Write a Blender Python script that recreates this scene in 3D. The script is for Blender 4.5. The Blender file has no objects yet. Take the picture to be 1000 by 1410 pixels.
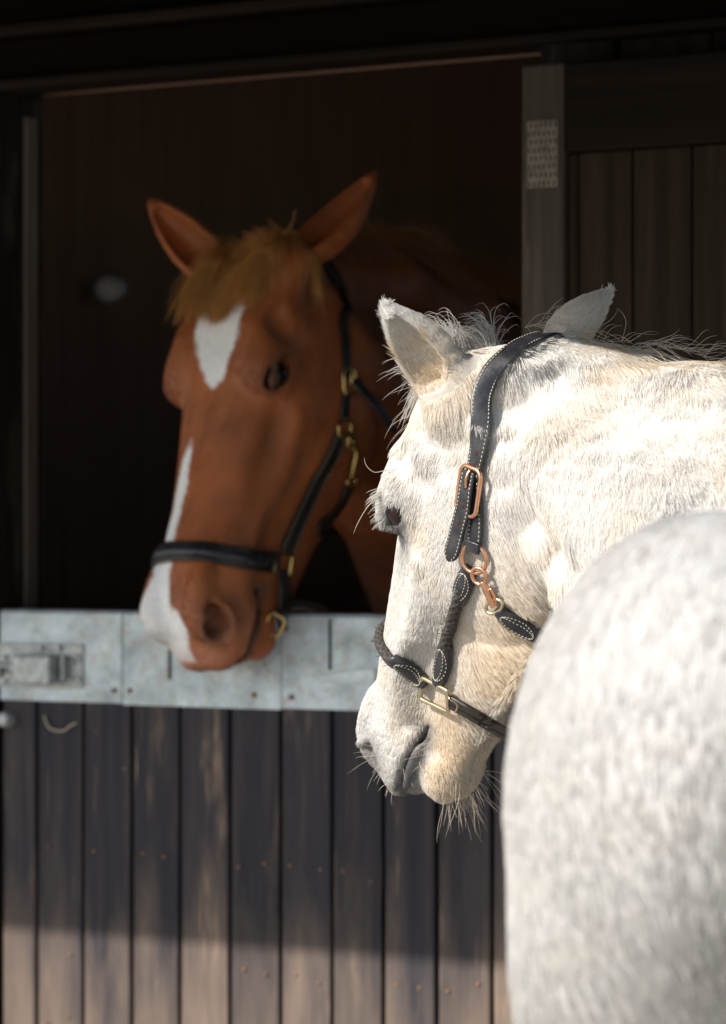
import bpy, bmesh, math, random, time
import numpy as np
from mathutils import Vector, Matrix, kdtree
R = math.radians
T_START = time.time()
rng = np.random.default_rng(7); random.seed(7)
sc = bpy.context.scene; COL = sc.collection
# ---------------------------------------------------------------- camera
CAM_H = 1.38; F_PX = 5000.0; CX = 500.0; HOR = 735.0          # focal length / horizon in photograph pixels (1000 wide)
cam = bpy.data.objects.new('camera', bpy.data.cameras.new('camera')); COL.objects.link(cam)
cam.location = (0, 0, CAM_H); cam.rotation_euler = (R(90), 0, 0)
cd = cam.data; cd.sensor_fit = 'HORIZONTAL'; cd.sensor_width = 24.0; cd.lens = 120.0
cd.shift_y = (HOR - 705.0)/1000.0; cd.clip_start = .05; cd.clip_end = 3000
cd.dof.use_dof = True; cd.dof.focus_distance = 4.03; cd.dof.aperture_fstop = 5.3; cd.dof.aperture_blades = 0
sc.camera = cam
# ---------------------------------------------------------------- sky and sun
SUN_EL = 36.0; SUN_AZ = 30.0                                 # azimuth 0: light travels along +X (from the left of the picture)
w = bpy.data.worlds.new('World'); sc.world = w; w.use_nodes = True
nt = w.node_tree; bg = nt.nodes['Background']; sky = nt.nodes.new('ShaderNodeTexSky')
sky.sky_type = 'NISHITA'; sky.sun_disc = False; sky.sun_elevation = R(SUN_EL); sky.sun_rotation = R(-90 - SUN_AZ)
nt.links.new(sky.outputs[0], bg.inputs[0]); bg.inputs[1].default_value = .125
sl = bpy.data.objects.new('sun', bpy.data.lights.new('sun', 'SUN')); COL.objects.link(sl)
sl.data.energy = 5.0; sl.data.angle = R(.53); sl.data.color = (1.0, .95, .88)
sdir = Vector((math.cos(R(SUN_EL))*math.cos(R(SUN_AZ)), math.cos(R(SUN_EL))*math.sin(R(SUN_AZ)), -math.sin(R(SUN_EL))))
sl.rotation_euler = sdir.to_track_quat('-Z', 'Y').to_euler(); sl.location = (-4, 2, 6)
sc.view_settings.view_transform = 'Standard'; sc.view_settings.look = 'None'
sc.view_settings.exposure = 0.55; sc.view_settings.gamma = 1.0; sc.view_settings.use_curve_mapping = False
sc.cycles.use_denoising = True; sc.cycles.max_bounces = 6; sc.cycles.diffuse_bounces = 4
sc.cycles.transparent_max_bounces = 8; sc.cycles.sample_clamp_indirect = 6.0
# ---------------------------------------------------------------- implicit-surface modelling (numpy)
F = np.float32
def lerp_tab(x, xs, ys): return np.interp(x, xs, ys).astype(F)
_ST = {}
def smooth_tab(x, xs, ys):
    """interpolation through a table, rounded off so that a loft shows no creases"""
    key = (tuple(xs), tuple(ys))
    if key not in _ST:
        g = np.linspace(xs[0], xs[-1], 700); v = np.interp(g, xs, ys)
        n = 35; kx = np.hanning(2*n + 1); kx /= kx.sum()
        vp = np.concatenate([2*v[0] - v[n:0:-1], v, 2*v[-1] - v[-2:-n-2:-1]])
        _ST[key] = (g, np.convolve(vp, kx, 'valid'))
    return np.interp(x, *_ST[key]).astype(F)
def smin(a, b, k):
    h = np.clip(0.5 + 0.5*(b - a)/k, 0, 1)
    return b + (a - b)*h - k*h*(1 - h)
def smax(a, b, k): return -smin(-a, -b, k)
def sd_ell(P, c, r, R=None):
    q = P - np.array(c, F)
    if R is not None: q = q @ R
    r = np.array(r, F)
    k0 = np.sqrt((q*q/(r*r)).sum(1)) + 1e-9
    k1 = np.sqrt((q*q/(r**4)).sum(1)) + 1e-9
    return k0*(k0 - 1)/k1
def sd_cone(P, a, b, r1, r2, sq=None):
    a = np.array(a, F); b = np.array(b, F)
    if sq is not None:
        s = np.array(sq, F); P = P/s; a = a/s; b = b/s
    ba = b - a; pa = P - a
    t = np.clip(pa @ ba/ba.dot(ba), 0, 1)
    pa -= t[:, None]*ba
    d = np.sqrt(np.einsum('ij,ij->i', pa, pa)) - (r1 + (r2 - r1)*t)
    return d if sq is None else d*min(sq)
def sd_path(P, pts, rads, k=0.03):
    d = None
    for i in range(len(pts) - 1):
        c = sd_cone(P, pts[i], pts[i+1], rads[i], rads[i+1])
        d = c if d is None else smin(d, c, k)
    return d
def smooth01(x, a, b):
    t = np.clip((x - a)/(b - a), 0, 1); return t*t*(3 - 2*t)

# canonical head: x from poll to muzzle (0 .. 0.6), y to the horse's left, z towards the forehead
HX = [-.05, -.03, 0, .06, .12, .18, .24, .30, .36, .42, .48, .53, .57, .595, .61]
HT = [-.07, -.03, -.006, .010, .020, .021, .014, .006, .001, -.002, -.005, -.012, -.029, -.052, -.075]
HB = [-.09, -.10, -.11, -.13, -.14, -.14, -.135, -.128, -.115, -.105, -.100, -.100, -.106, -.106, -.09]
HW = [.02, .04, .054, .070, .083, .088, .088, .083, .075, .065, .055, .054, .052, .042, .02]
def sd_loft(P, xs, top, bot, wid, n=2.4, taper=0.0, y0=None):
    x = P[:, 0]
    t = smooth_tab(x, xs, top); b = smooth_tab(x, xs, bot); w = smooth_tab(x, xs, wid)
    y = np.abs(P[:, 1]) - (0 if y0 is None else smooth_tab(x, xs, y0))
    zc = (t + b)/2; h = np.maximum((t - b)/2, .004)
    zn = np.clip((P[:, 2] - zc)/h, -1.2, 1.2)
    w = np.maximum(w*(1 - taper*zn), .004)
    rad = ((np.abs(y)/w)**n + (np.abs(P[:, 2] - zc)/h)**n)**(1.0/n)
    d = (rad - 1)*np.minimum(w, h)
    ex = np.maximum(np.maximum(xs[0] - x, x - xs[-1]), 0)
    return np.maximum(d, 0)*0 + np.where(ex > 0, np.sqrt(np.maximum(d, 0)**2 + ex**2), d).astype(F)
MX = [.02, .05, .09, .14, .20, .26, .32, .38, .44, .49, .535, .565, .585]
MT = [-.09, -.07, -.05, -.04, -.04, -.05, -.07, -.08, -.09, -.095, -.105, -.110, -.115]
MB = [-.12, -.165, -.210, -.240, -.256, -.250, -.230, -.206, -.186, -.174, -.168, -.156, -.130]
MW = [.015, .026, .030, .032, .032, .030, .027, .024, .022, .020, .022, .020, .010]
MY = [.050, .052, .052, .050, .046, .042, .036, .030, .022, .015, .014, .012, .008]
def ear_sdf(P, base, tip, face, wid=.034, dep=.026):
    """leaf-shaped cup: base -> tip, open towards 'face'"""
    base = np.array(base, F); tip = np.array(tip, F); ax = tip - base; L = np.linalg.norm(ax); ax = ax/L
    f = np.array(face, F); f = f - ax*f.dot(ax); f = f/np.linalg.norm(f); s = np.cross(ax, f)
    q = P - base
    t = q @ ax/L; a = q @ f; b = q @ s
    prof = lerp_tab(t, [-.1, 0, .12, .25, .4, .55, .7, .82, .92, .985, 1.01], [.55, .70, .87, .98, 1.0, .92, .76, .56, .36, .17, .05])
    bend = -.012*np.sin(np.clip(t, 0, 1)*np.pi)          # slight backward bow
    a = a - bend
    W = wid*prof; D = np.maximum(dep*prof, .0055*(t < .99))
    outer = (np.sqrt((a/np.maximum(D, 1e-3))**2 + (b/np.maximum(W, 1e-3))**2) - 1)*np.maximum(np.minimum(D, W), .002)
    outer = np.maximum(outer, (t - 1.0)*L)
    outer = np.maximum(outer, (-.12 - t)*L)
    th = .0085
    W2 = np.maximum(W*.86 - th*.5, 1e-3); D2 = np.maximum(D*1.05, 1e-3)
    inner = (np.sqrt(((a - D*.62)/D2)**2 + (b/W2)**2) - 1)*np.minimum(D2, W2)
    inner = np.maximum(inner, np.maximum((.10 - t)*L, (t - .90)*L))
    return smax(outer, -inner, .004)

def head_sdf(P, prm):
    P0 = P
    sm = smooth01(P[:, 0], .36, .52)                      # build of the muzzle: finer or heavier
    P = np.stack([P[:, 0], P[:, 1]/(1 + prm.get('my', 0)*sm), -.05 + (P[:, 2] + .05)/(1 + prm.get('mz', 0)*sm)], 1).astype(F)
    Y = P[:, 1]; Q = np.stack([P[:, 0], np.abs(Y), P[:, 2]], 1).astype(F)
    tp = lerp_tab(P[:, 0], [0, .15, .25, .4, .6], [0, .05, .20, .26, .1])
    d = sd_loft(P, HX, HT, HB, HW, 2.35, tp)
    m = sd_loft(P, MX, MT, MB, MW, 2.2, 0.0, MY)
    fill = sd_loft(P, MX, MT, [b + .018 for b in MB], [a + .01 for a in MY], 2.2)
    m = smin(m, fill, .012)
    d = smin(d, m, .020)
    # cheek muscle, orbit, facial crest
    d = smin(d, sd_ell(Q, (.185, .060, -.135), (.10, .030, .095)), .02)
    d = smin(d, sd_ell(Q, (.180, .076, -.018), (.043, .024, .034)), .022)
    d = smin(d, sd_cone(Q, (.13, .062, .004), (.205, .078, -.004), .016, .012), .02)
    d = smin(d, sd_ell(Q, (.115, .052, -.012), (.085, .030, .030)), .03)
    d = smin(d, sd_cone(Q, (.235, .080, -.076), (.375, .056, -.078), .010, .005), .014)
    d = smin(d, sd_cone(Q, (.10, .062, -.03), (.03, .04, -.01), .022, .024), .03)
    # hollow above the eye, and along the nose below the crest
    d = smax(d, -sd_ell(Q, (.118, .090, -.004), (.020, .011, .012)), .018)
    d = smax(d, -sd_ell(Q, (.31, .088, -.045), (.075, .016, .018)), .022)
    d = smax(d, -sd_ell(Q, (.43, .072, -.105), (.07, .016, .022)), .022)
    no = prm.get('nostril', 1.0); ch = prm.get('chin', 1.0)
    # nostril wings
    d = smin(d, sd_ell(Q, (.555, .036, -.048), (.036, .018*no, .036)), .014)
    d = smin(d, sd_ell(Q, (.520, .036, -.022), (.040, .014, .014)), .014)
    # upper lip and chin
    d = smin(d, sd_ell(Q, (.580, .014, -.088), (.034, .030, .030)), .014)
    d = smin(d, sd_ell(Q, (.545, .010, -.146 + .008*(1 - ch)), (.040*ch, .030*ch, .026*ch)), .014)
    d = smin(d, sd_ell(Q, (.545, .038, -.095), (.045, .014, .024)), .014)
    # nostril opening
    c, s_ = math.cos(-.55), math.sin(-.55)
    R = np.array([[c, 0, -s_], [0, 1, 0], [s_, 0, c]], F)
    d = smax(d, -sd_ell(Q, (.568, .057, -.046), (.024*no, .020, .013*no), R), .007)
    d = smax(d, -sd_cone(Q, (.564, .045, -.046), (.52, .028, -.038), .012*no, .006), .006)
    d = smin(d, sd_cone(Q, (.548, .042, -.040), (.565, .046, -.028), .006, .005), .006)
    # mouth line
    zl = -.1105 + .05*(P[:, 0] - .55) + .006*np.sin((P[:, 0] - .47)*22)
    slit = np.maximum(np.abs(P[:, 2] - zl) - .0022*smooth01(P[:, 0], .47, .50), np.maximum(.480 - P[:, 0], P[:, 0] - .64))
    slit = np.maximum(slit, .018 - np.abs(Y) - (P[:, 0] > .56)*.02)
    d = smax(d, -slit, .007)
    # eye: socket with lids
    ec = np.array(EYE_C, F)
    d = smin(d, sd_ell(Q, ec + np.array((0, -.006, 0), F), (.029, .021, .023)), .012)
    c, s_ = math.cos(EYE_T), math.sin(EYE_T)
    R = np.array([[c, 0, -s_], [0, 1, 0], [s_, 0, c]], F)
    eo = prm.get('lid', 1.0)
    d = smax(d, -sd_ell(Q, ec + np.array((0, .015, -.003 + prm.get('eyez', 0)), F), (.0245*(.5 + .5*eo), .021, .0135*eo), R), .003)
    # upper lid standing over the eye
    d = smin(d, sd_cone(Q, ec + np.array((-.021, .016, .0125), F), ec + np.array((.019, .018, .0085), F), .0050, .0045), .006)
    # ears
    P = P0
    for e in prm['ears']:
        d = smin(d, ear_sdf(P, *e), .010)
        b = np.array(e[0], F); ax = np.array(e[1], F) - b; ax /= np.linalg.norm(ax)
        d = smin(d, sd_ell(P, b - .012*ax, (.032, .027, .030)), .022)
    return d
EYE_C = (.194, .076, -.020); EYE_T = .35; EYE_R = .0185

def surface_net(sdf, lo, hi, h):
    lo = np.array(lo, float); n = np.ceil((np.array(hi) - lo)/h).astype(int) + 1
    B = 8; nb = (n + B - 1)//B
    n = nb*B + 1
    G = np.full(n, 1.0, F)
    ci = np.stack(np.meshgrid(*[np.arange(k) for k in nb], indexing='ij'), -1).reshape(-1, 3)
    cc = (lo + (ci + .5)*B*h).astype(F)
    dc = np.concatenate([sdf(cc[i:i+200000]) for i in range(0, len(cc), 200000)])
    act = np.abs(dc) < B*h*1.25
    for s_, (i, j, k) in zip(dc[~act], ci[~act]):
        if s_ < 0: G[i*B:i*B+B+1, j*B:j*B+B+1, k*B:k*B+B+1] = -1
    o = np.arange(B + 1); oo = np.stack(np.meshgrid(o, o, o, indexing='ij'), -1).reshape(-1, 3)
    A = ci[act]
    for s0 in range(0, len(A), 400):
        idx = (A[s0:s0+400, None, :]*B + oo[None]).reshape(-1, 3)
        G[idx[:, 0], idx[:, 1], idx[:, 2]] = sdf((lo + idx*h).astype(F))
    S = G < 0
    c = np.zeros(np.array(G.shape) - 1, np.int8)
    for i in (0, 1):
        for j in (0, 1):
            for k in (0, 1):
                c += S[i:S.shape[0]-1+i, j:S.shape[1]-1+j, k:S.shape[2]-1+k]
    cells = np.argwhere((c > 0) & (c < 8))
    vid = np.full(c.shape, -1, np.int32); vid[cells[:, 0], cells[:, 1], cells[:, 2]] = np.arange(len(cells))
    acc = np.zeros((len(cells), 3)); cnt = np.zeros(len(cells))
    cor = [(i, j, k) for i in (0, 1) for j in (0, 1) for k in (0, 1)]
    val = {q: G[cells[:, 0]+q[0], cells[:, 1]+q[1], cells[:, 2]+q[2]] for q in cor}
    for p in cor:
        for ax in range(3):
            if p[ax] == 0:
                q = list(p); q[ax] = 1; q = tuple(q)
                a, b = val[p], val[q]; m = (a < 0) != (b < 0)
                t = np.where(m, a/np.where(a == b, 1, a - b), 0)
                pt = np.array(p, float)[None].repeat(len(cells), 0); pt[:, ax] = t
                acc[m] += pt[m]; cnt[m] += 1
    V = lo + (cells + acc/cnt[:, None])*h
    faces = []
    for ax in range(3):
        a = [slice(None)]*3; b = [slice(None)]*3
        a[ax] = slice(0, -1); b[ax] = slice(1, None)
        s0, s1 = S[tuple(a)], S[tuple(b)]
        E = np.argwhere(s0 != s1)
        u, w = (ax + 1) % 3, (ax + 2) % 3
        ok = (E[:, u] > 0) & (E[:, w] > 0) & (E[:, u] < S.shape[u]-1) & (E[:, w] < S.shape[w]-1)
        E = E[ok]; inside = s0[E[:, 0], E[:, 1], E[:, 2]]
        def g(du, dw):
            q = E.copy(); q[:, u] += du; q[:, w] += dw
            return vid[q[:, 0], q[:, 1], q[:, 2]]
        f = np.stack([g(-1, -1), g(0, -1), g(0, 0), g(-1, 0)], 1)
        f[~inside] = f[~inside][:, ::-1]
        faces.append(f)
    return V, np.concatenate(faces)
def grad(sdf, P, e=.0015):
    P = P.astype(F); g = np.zeros_like(P)
    for i in range(3):
        o = np.zeros(3, F); o[i] = e
        g[:, i] = sdf(P + o) - sdf(P - o)
    return g/(np.linalg.norm(g, axis=1, keepdims=True) + 1e-9)
def project(sdf, P, it=4):
    P = np.array(P, F)
    for _ in range(it):
        P = P - np.clip(sdf(P), -.02, .02)[:, None]*grad(sdf, P)*.8
    return P
def np_mesh(name, V, Fq):
    me = bpy.data.meshes.new(name)
    me.vertices.add(len(V)); me.vertices.foreach_set('co', np.asarray(V, F).ravel())
    k = Fq.shape[1]
    me.loops.add(Fq.size); me.loops.foreach_set('vertex_index', Fq.astype(np.int32).ravel())
    me.polygons.add(len(Fq)); me.polygons.foreach_set('loop_start', np.arange(0, Fq.size, k, dtype=np.int32))
    me.polygons.foreach_set('use_smooth', np.ones(len(Fq), bool))
    me.update(calc_edges=True); me.validate()
    return me
# ---------------------------------------------------------------- the two horses as implicit shapes
def frame(fw, up, T, scale, sy=1.15, sz=1.06):
    fw = np.array(fw, float); fw /= np.linalg.norm(fw)
    up = np.array(up, float); up -= fw*up.dot(fw); up /= np.linalg.norm(up)
    Rm = np.stack([fw, np.cross(up, fw), up], 1)
    S = np.array([scale, scale*sy, scale*sz])
    return dict(R=Rm.astype(F), T=np.array(T, F), S=S.astype(F))
def to_head(fr, P): return ((np.asarray(P, F) - fr['T']) @ fr['R'])/fr['S']
def from_head(fr, C): return (np.asarray(C, F)*fr['S']) @ fr['R'].T + fr['T']
def dir_from_head(fr, v): return np.asarray(v, F) @ fr['R'].T
def in_box(P, lo, hi): return np.all((P > np.array(lo)) & (P < np.array(hi)), 1)
def combined(fr, prm, body, hb=(-.30, -.25, -.42), he=(.72, .25, .30), k=.035):
    def f(P):
        P = np.asarray(P, F)
        d = body(P)
        C = to_head(fr, P); m = in_box(C, hb, he)
        if m.any():
            hd = head_sdf(C[m], prm)*float(fr['S'].min())
            kk = k*(1 - .9*smooth01(C[m][:, 0], .10, .30))
            d[m] = smin(d[m], hd, kk)
        return d
    return f

# white horse -----------------------------------------------------
WF = frame((-.238, .47, -.845), (-.65, .56, .51), (.1293, 4.048, 1.575), .872, 1.14, 1.05)
def pix(px, py, Y): return ((px - CX)/F_PX*Y, Y, CAM_H + (HOR - py)/F_PX*Y)
def hpt(fr, px, py, Y): return tuple(to_head(fr, [pix(px, py, Y)])[0])
def hdir(fr, v): return tuple((np.asarray(v, F) @ fr['R']))
W_PRM = dict(lid=1.0, nostril=.70, my=-.10, mz=.02, ears=[
    ((.022, .070, -.030), hpt(WF, 532, 421, 3.96), hdir(WF, (-.55, -.75, -.1)), .037, .028),
    ((.004, -.088, -.030), hpt(WF, 838, 401, 4.14), hdir(WF, (.5, .8, .1)), .027, .022)])
def white_body(P):
    d = sd_path(P, [(0.1380, 4.0204, 1.5226), (0.2484, 4.0204, 1.5226), (0.3680, 3.9376, 1.4904), (0.4968, 3.7352, 1.3708)], [0.0552, 0.0534, 0.0607, 0.0920], .05)
    d = smin(d, sd_path(P, [(0.2300, 3.9560, 1.4398), (0.3404, 3.8640, 1.3432), (0.4876, 3.7536, 1.1776)], [0.0810, 0.1150, 0.1748], .06), .05)
    if P[:, 1].min() > 3.66 and P[:, 2].min() > .9 and P[:, 0].max() < .56: return d          # only head and neck near
    d = smin(d, sd_path(P, [(0.5244, 3.8272, 1.0488), (0.5060, 3.4500, 1.0672), (0.4416, 3.1096, 1.1040)], [0.1932, 0.2484, 0.2346], .08), .10)
    d = smin(d, sd_path(P, [(0.4968, 3.6800, 1.3340), (0.4600, 3.4040, 1.2512), (0.4140, 3.0360, 1.2900), (0.3864, 2.7416, 1.2600)], [0.0920, 0.1104, 0.1104, 0.1104], .08), .12)
    for s in (-1, 1):
        d = smin(d, sd_ell(P, (0.3818 + s*0.1076, 2.8704, 1.1640), (0.1620, 0.2484, 0.2330)), .08)
        d = smin(d, sd_path(P, [(0.3818 + s*0.1104, 2.8520, 1.0120), (0.3818 + s*0.1058, 2.9072, 0.7600), (0.3772 + s*0.1104, 2.7140, 0.5000), (0.3772 + s*0.1104, 2.7784, 0.2300), (0.3772 + s*0.1104, 2.8244, 0.1000)], [0.1472, 0.0782, 0.0460, 0.0331, 0.0368], .06), .06)
        d = smin(d, sd_ell(P, (0.4048 + s*0.1880, 3.1096, 1.0212), (0.0760, 0.1104, 0.1104)), .06)
        d = smin(d, sd_path(P, [(0.5152 + s*0.1196, 3.7720, 0.9568), (0.5152 + s*0.1104, 3.8088, 0.5200), (0.5152 + s*0.1104, 3.7904, 0.2200), (0.5152 + s*0.1104, 3.8180, 0.1000)], [0.1058, 0.0534, 0.0331, 0.0368], .06), .06)
        for lx, ly in ((.377 + s*.110, 2.845), (.515 + s*.110, 3.835)):
            d = smin(d, sd_cone(P, (lx, ly, .085), (lx, ly + .02, .045), .045, .056, None), .02)
    return np.maximum(d, .004 - P[:, 2])
_wb = combined(WF, W_PRM, white_body)
THROAT = [(.146, 3.915, 1.436), (.166, 3.902, 1.398), (.1905, 3.872, 1.368), (.209, 3.828, 1.344), (.230, 3.79, 1.318)]
def white_sdf(P):
    """with the crease between cheek and neck"""
    P = np.asarray(P, F); d = _wb(P); m = in_box(P, (.05, 3.70, 1.22), (.33, 4.02, 1.52))
    if m.any(): d[m] = smax(d[m], -sd_path(P[m], THROAT, [.008, .013, .016, .016, .014], .02), .035)
    return d

# chestnut horse --------------------------------------------------
CF = frame((-.203, -.29, -.93), (-.66, -.63, .36), (-.178, 5.52, 1.806), 1.028, 1.16, 1.09)
C_PRM = dict(chin=.72, eyez=.005, lid=1.35, nostril=1.4, my=.10, mz=.16, ears=[
    ((.015, .068, -.020), hpt(CF, 517, 239, 5.54), hdir(CF, (-.65, -.70, 0)), .034, .028),
    ((.015, -.066, -.020), hpt(CF, 207, 277, 5.64), hdir(CF, (-.15, -.95, 0)), .035, .028)])
def chest_body(P):
    d = sd_path(P, [(-.13, 5.60, 1.760), (.02, 5.90, 1.77), (.16, 6.15, 1.73), (.32, 6.6, 1.55)], [.07, .07, .075, .12], .05)
    d = smin(d, sd_path(P, [(-.06, 5.60, 1.64), (.08, 5.98, 1.50), (.26, 6.45, 1.27)], [.085, .15, .24], .06), .07)
    if P[:, 1].max() < 6.1 and P[:, 2].min() > .9: return d
    d = smin(d, sd_path(P, [(.30, 6.55, 1.10), (.55, 7.1, 1.12), (.85, 7.75, 1.15)], [.27, .33, .30], .08), .10)
    d = smin(d, sd_path(P, [(.32, 6.65, 1.45), (.55, 7.1, 1.36), (.85, 7.75, 1.38)], [.12, .14, .14], .08), .12)
    for s in (-1, 1):
        ox, oy = s*.14*.9, -s*.14*.42
        d = smin(d, sd_ell(P, (.86 + ox, 7.8 + oy, 1.18), (.19, .24, .28)), .08)
        d = smin(d, sd_path(P, [(.86 + ox, 7.82 + oy, 1.0), (.84 + ox, 7.8 + oy, .72), (.92 + ox, 7.95 + oy, .52), (.90 + ox, 7.9 + oy, .2), (.88 + ox, 7.86 + oy, .1)], [.16, .09, .055, .04, .044], .06), .06)
        d = smin(d, sd_path(P, [(.32 + ox, 6.6 + oy, .95), (.30 + ox, 6.55 + oy, .55), (.31 + ox, 6.57 + oy, .2), (.29 + ox, 6.53 + oy, .1)], [.12, .06, .04, .044], .06), .06)
        for lx, ly in ((.87 + ox, 7.84 + oy), (.28 + ox, 6.51 + oy)):
            d = smin(d, sd_cone(P, (lx, ly, .09), (lx - .01, ly - .02, .05), .05, .062), .02)
    return np.maximum(d, .004 - P[:, 2])
chest_sdf = combined(CF, C_PRM, chest_body)

def ray(px, py):
    v = np.array([(px - CX)/F_PX, 1.0, (HOR - py)/F_PX]); return v/np.linalg.norm(v)
CAMP = np.array([0, 0, CAM_H])
def cast(sdf, pix, t0=2.6, steps=140):
    """points of a surface that lie behind the given photograph pixels"""
    D = np.array([ray(*p) for p in pix]); t = np.full(len(D), t0)
    for _ in range(steps):
        t = t + np.clip(sdf((CAMP + D*t[:, None]).astype(F)), -.03, .08)*.6
    return (CAMP + D*t[:, None])
# ---------------------------------------------------------------- scene helpers
def empty(name, loc, rz=0.0):
    o = bpy.data.objects.new(name, None); COL.objects.link(o); o.location = loc; o.rotation_euler = (0, 0, rz)
    o.empty_display_size = .1
    return o
def tag(o, label=None, cat=None, group=None, kind=None):
    for k, v in (('label', label), ('category', cat), ('group', group), ('kind', kind)):
        if v: o[k] = v
    return o
def link(name, me, mat, parent=None, kind=None):
    """me is given in the parent's local space (parents are never scaled)"""
    o = bpy.data.objects.new(name, me); COL.objects.link(o)
    if mat is not None and not me.materials: me.materials.append(mat)
    if parent is not None: o.parent = parent
    if kind: o['kind'] = kind
    return o
def world_mesh_to(parent, V):
    """world coordinates -> local space of an (unparented) thing"""
    M = np.array((Matrix.Translation(parent.location) @ parent.rotation_euler.to_matrix().to_4x4()).inverted())
    V = np.asarray(V, float)
    return V @ M[:3, :3].T + M[:3, 3]
def mesh_py(name, V, Fc, smooth=False):
    me = bpy.data.meshes.new(name); me.from_pydata([tuple(map(float, v)) for v in V], [], [tuple(map(int, f)) for f in Fc]); me.update()
    if smooth: me.polygons.foreach_set('use_smooth', np.ones(len(me.polygons), bool))
    return me
def box_mesh(name, lo, hi, bev=.0, seg=1):
    bm = bmesh.new(); bmesh.ops.create_cube(bm, size=1)
    for v in bm.verts: v.co = Vector([lo[i] + (v.co[i] + .5)*(hi[i] - lo[i]) for i in range(3)])
    if bev: bmesh.ops.bevel(bm, geom=bm.edges[:], offset=bev, segments=seg, affect='EDGES', profile=.5)
    me = bpy.data.meshes.new(name); bm.to_mesh(me); bm.free(); return me
def bx(name, lo, hi, mat, parent, bev=.002, seg=1, kind=None): return link(name, box_mesh(name, lo, hi, bev, seg), mat, parent, kind)
def disc_mesh(name, c, r, h, axis='y', n=16, bev=.25):
    """a low round head (screw, knob) standing out along -axis from c"""
    V = []; Fc = []
    prof = [(r, 0), (r, h*.55), (r*.8, h*.9), (r*.4, h)]
    for rr, hh in prof:
        for i in range(n):
            a = 2*math.pi*i/n; p = [rr*math.cos(a), -hh, rr*math.sin(a)]
            V.append((c[0] + p[0], c[1] + p[1], c[2] + p[2]))
    for k in range(len(prof) - 1):
        for i in range(n):
            j = (i + 1) % n; Fc.append((k*n + i, k*n + j, (k + 1)*n + j, (k + 1)*n + i))
    Fc.append(tuple(range(n))); Fc.append(tuple(range(3*n, 4*n)))
    me = mesh_py(name, V, Fc, False)
    bm = bmesh.new(); bm.from_mesh(me); bmesh.ops.recalc_face_normals(bm, faces=bm.faces[:]); bm.to_mesh(me); bm.free()
    return me
def catmull(P, n, closed=False):
    P = np.asarray(P, float); m = len(P)
    if closed: ts = np.linspace(0, m, n, endpoint=False)
    else: ts = np.linspace(0, m - 1, n)
    out = []
    for t in ts:
        i = int(math.floor(t)); 
        if not closed: i = min(i, m - 2)
        f = t - i
        g = lambda k: P[k % m] if closed else P[min(max(k, 0), m - 1)]
        p0, p1, p2, p3 = g(i - 1), g(i), g(i + 1), g(i + 2)
        out.append(.5*((2*p1) + (-p0 + p2)*f + (2*p0 - 5*p1 + 4*p2 - p3)*f*f + (-p0 + 3*p1 - 3*p2 + p3)*f**3))
    return np.array(out)
def resample(P, n):
    P = np.asarray(P, float); s = np.concatenate([[0], np.cumsum(np.linalg.norm(np.diff(P, axis=0), axis=1))])
    t = np.linspace(0, s[-1], n)
    return np.stack([np.interp(t, s, P[:, i]) for i in range(3)], 1)
def nrm(v): v = np.asarray(v, float); return v/(np.linalg.norm(v, axis=-1, keepdims=True) + 1e-12)
def tangents(P, closed=False):
    if closed: return nrm(np.roll(P, -1, 0) - np.roll(P, 1, 0))
    return nrm(np.gradient(P, axis=0))
def sweep(name, P, N, prof, closed=False, widths=None, smooth=True, cap=True):
    """sweep a profile (list of (across, out)) along P; N gives the outward direction"""
    P = np.asarray(P, float); Tn = tangents(P, closed); N = nrm(np.asarray(N) - (np.asarray(N)*Tn).sum(1, keepdims=True)*Tn); Bn = np.cross(Tn, N)
    k = len(prof); n = len(P); V = []
    for i in range(n):
        s = 1 if widths is None else widths[i]
        for a, o in prof: V.append(P[i] + Bn[i]*a*s + N[i]*o)
    Fc = []
    for i in range(n if closed else n - 1):
        i2 = (i + 1) % n
        for j in range(k):
            j2 = (j + 1) % k
            Fc.append((i*k + j, i*k + j2, i2*k + j2, i2*k + j))
    if cap and not closed: Fc.append(tuple(range(k))[::-1]); Fc.append(tuple((n - 1)*k + j for j in range(k)))
    me = mesh_py(name, V, Fc, smooth)
    bm = bmesh.new(); bm.from_mesh(me); bmesh.ops.recalc_face_normals(bm, faces=bm.faces[:]); bm.to_mesh(me); bm.free()
    return me
def strap_prof(w, t, r=None):
    """rounded rectangle, w across, t thick, resting on 0"""
    r = min(w, t)*.42 if r is None else r; out = []
    for cx_, cy_, a0 in ((w/2 - r, t - r, 0), (-w/2 + r, t - r, 90), (-w/2 + r, r, 180), (w/2 - r, r, 270)):
        for a in (0, 30, 60, 90):
            out.append((cx_ + r*math.cos(R(a0 + a)), cy_ + r*math.sin(R(a0 + a))))
    return out
def round_prof(r, n=10): return [(r*math.cos(2*math.pi*i/n), r*math.sin(2*math.pi*i/n)) for i in range(n)]
def join_np(parts):
    V = []; Fc = []; o = 0
    for v, f in parts:
        V.append(np.asarray(v)); Fc += [tuple(int(q) + o for q in ff) for ff in f]; o += len(v)
    return np.concatenate(V), Fc
def me_arrays(me):
    v = np.zeros(len(me.vertices)*3); me.vertices.foreach_get('co', v)
    return v.reshape(-1, 3), [tuple(p.vertices) for p in me.polygons]
def join_meshes(name, mes, smooth=True):
    V, Fc = join_np([me_arrays(m) for m in mes]); return mesh_py(name, V, Fc, smooth)

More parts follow.
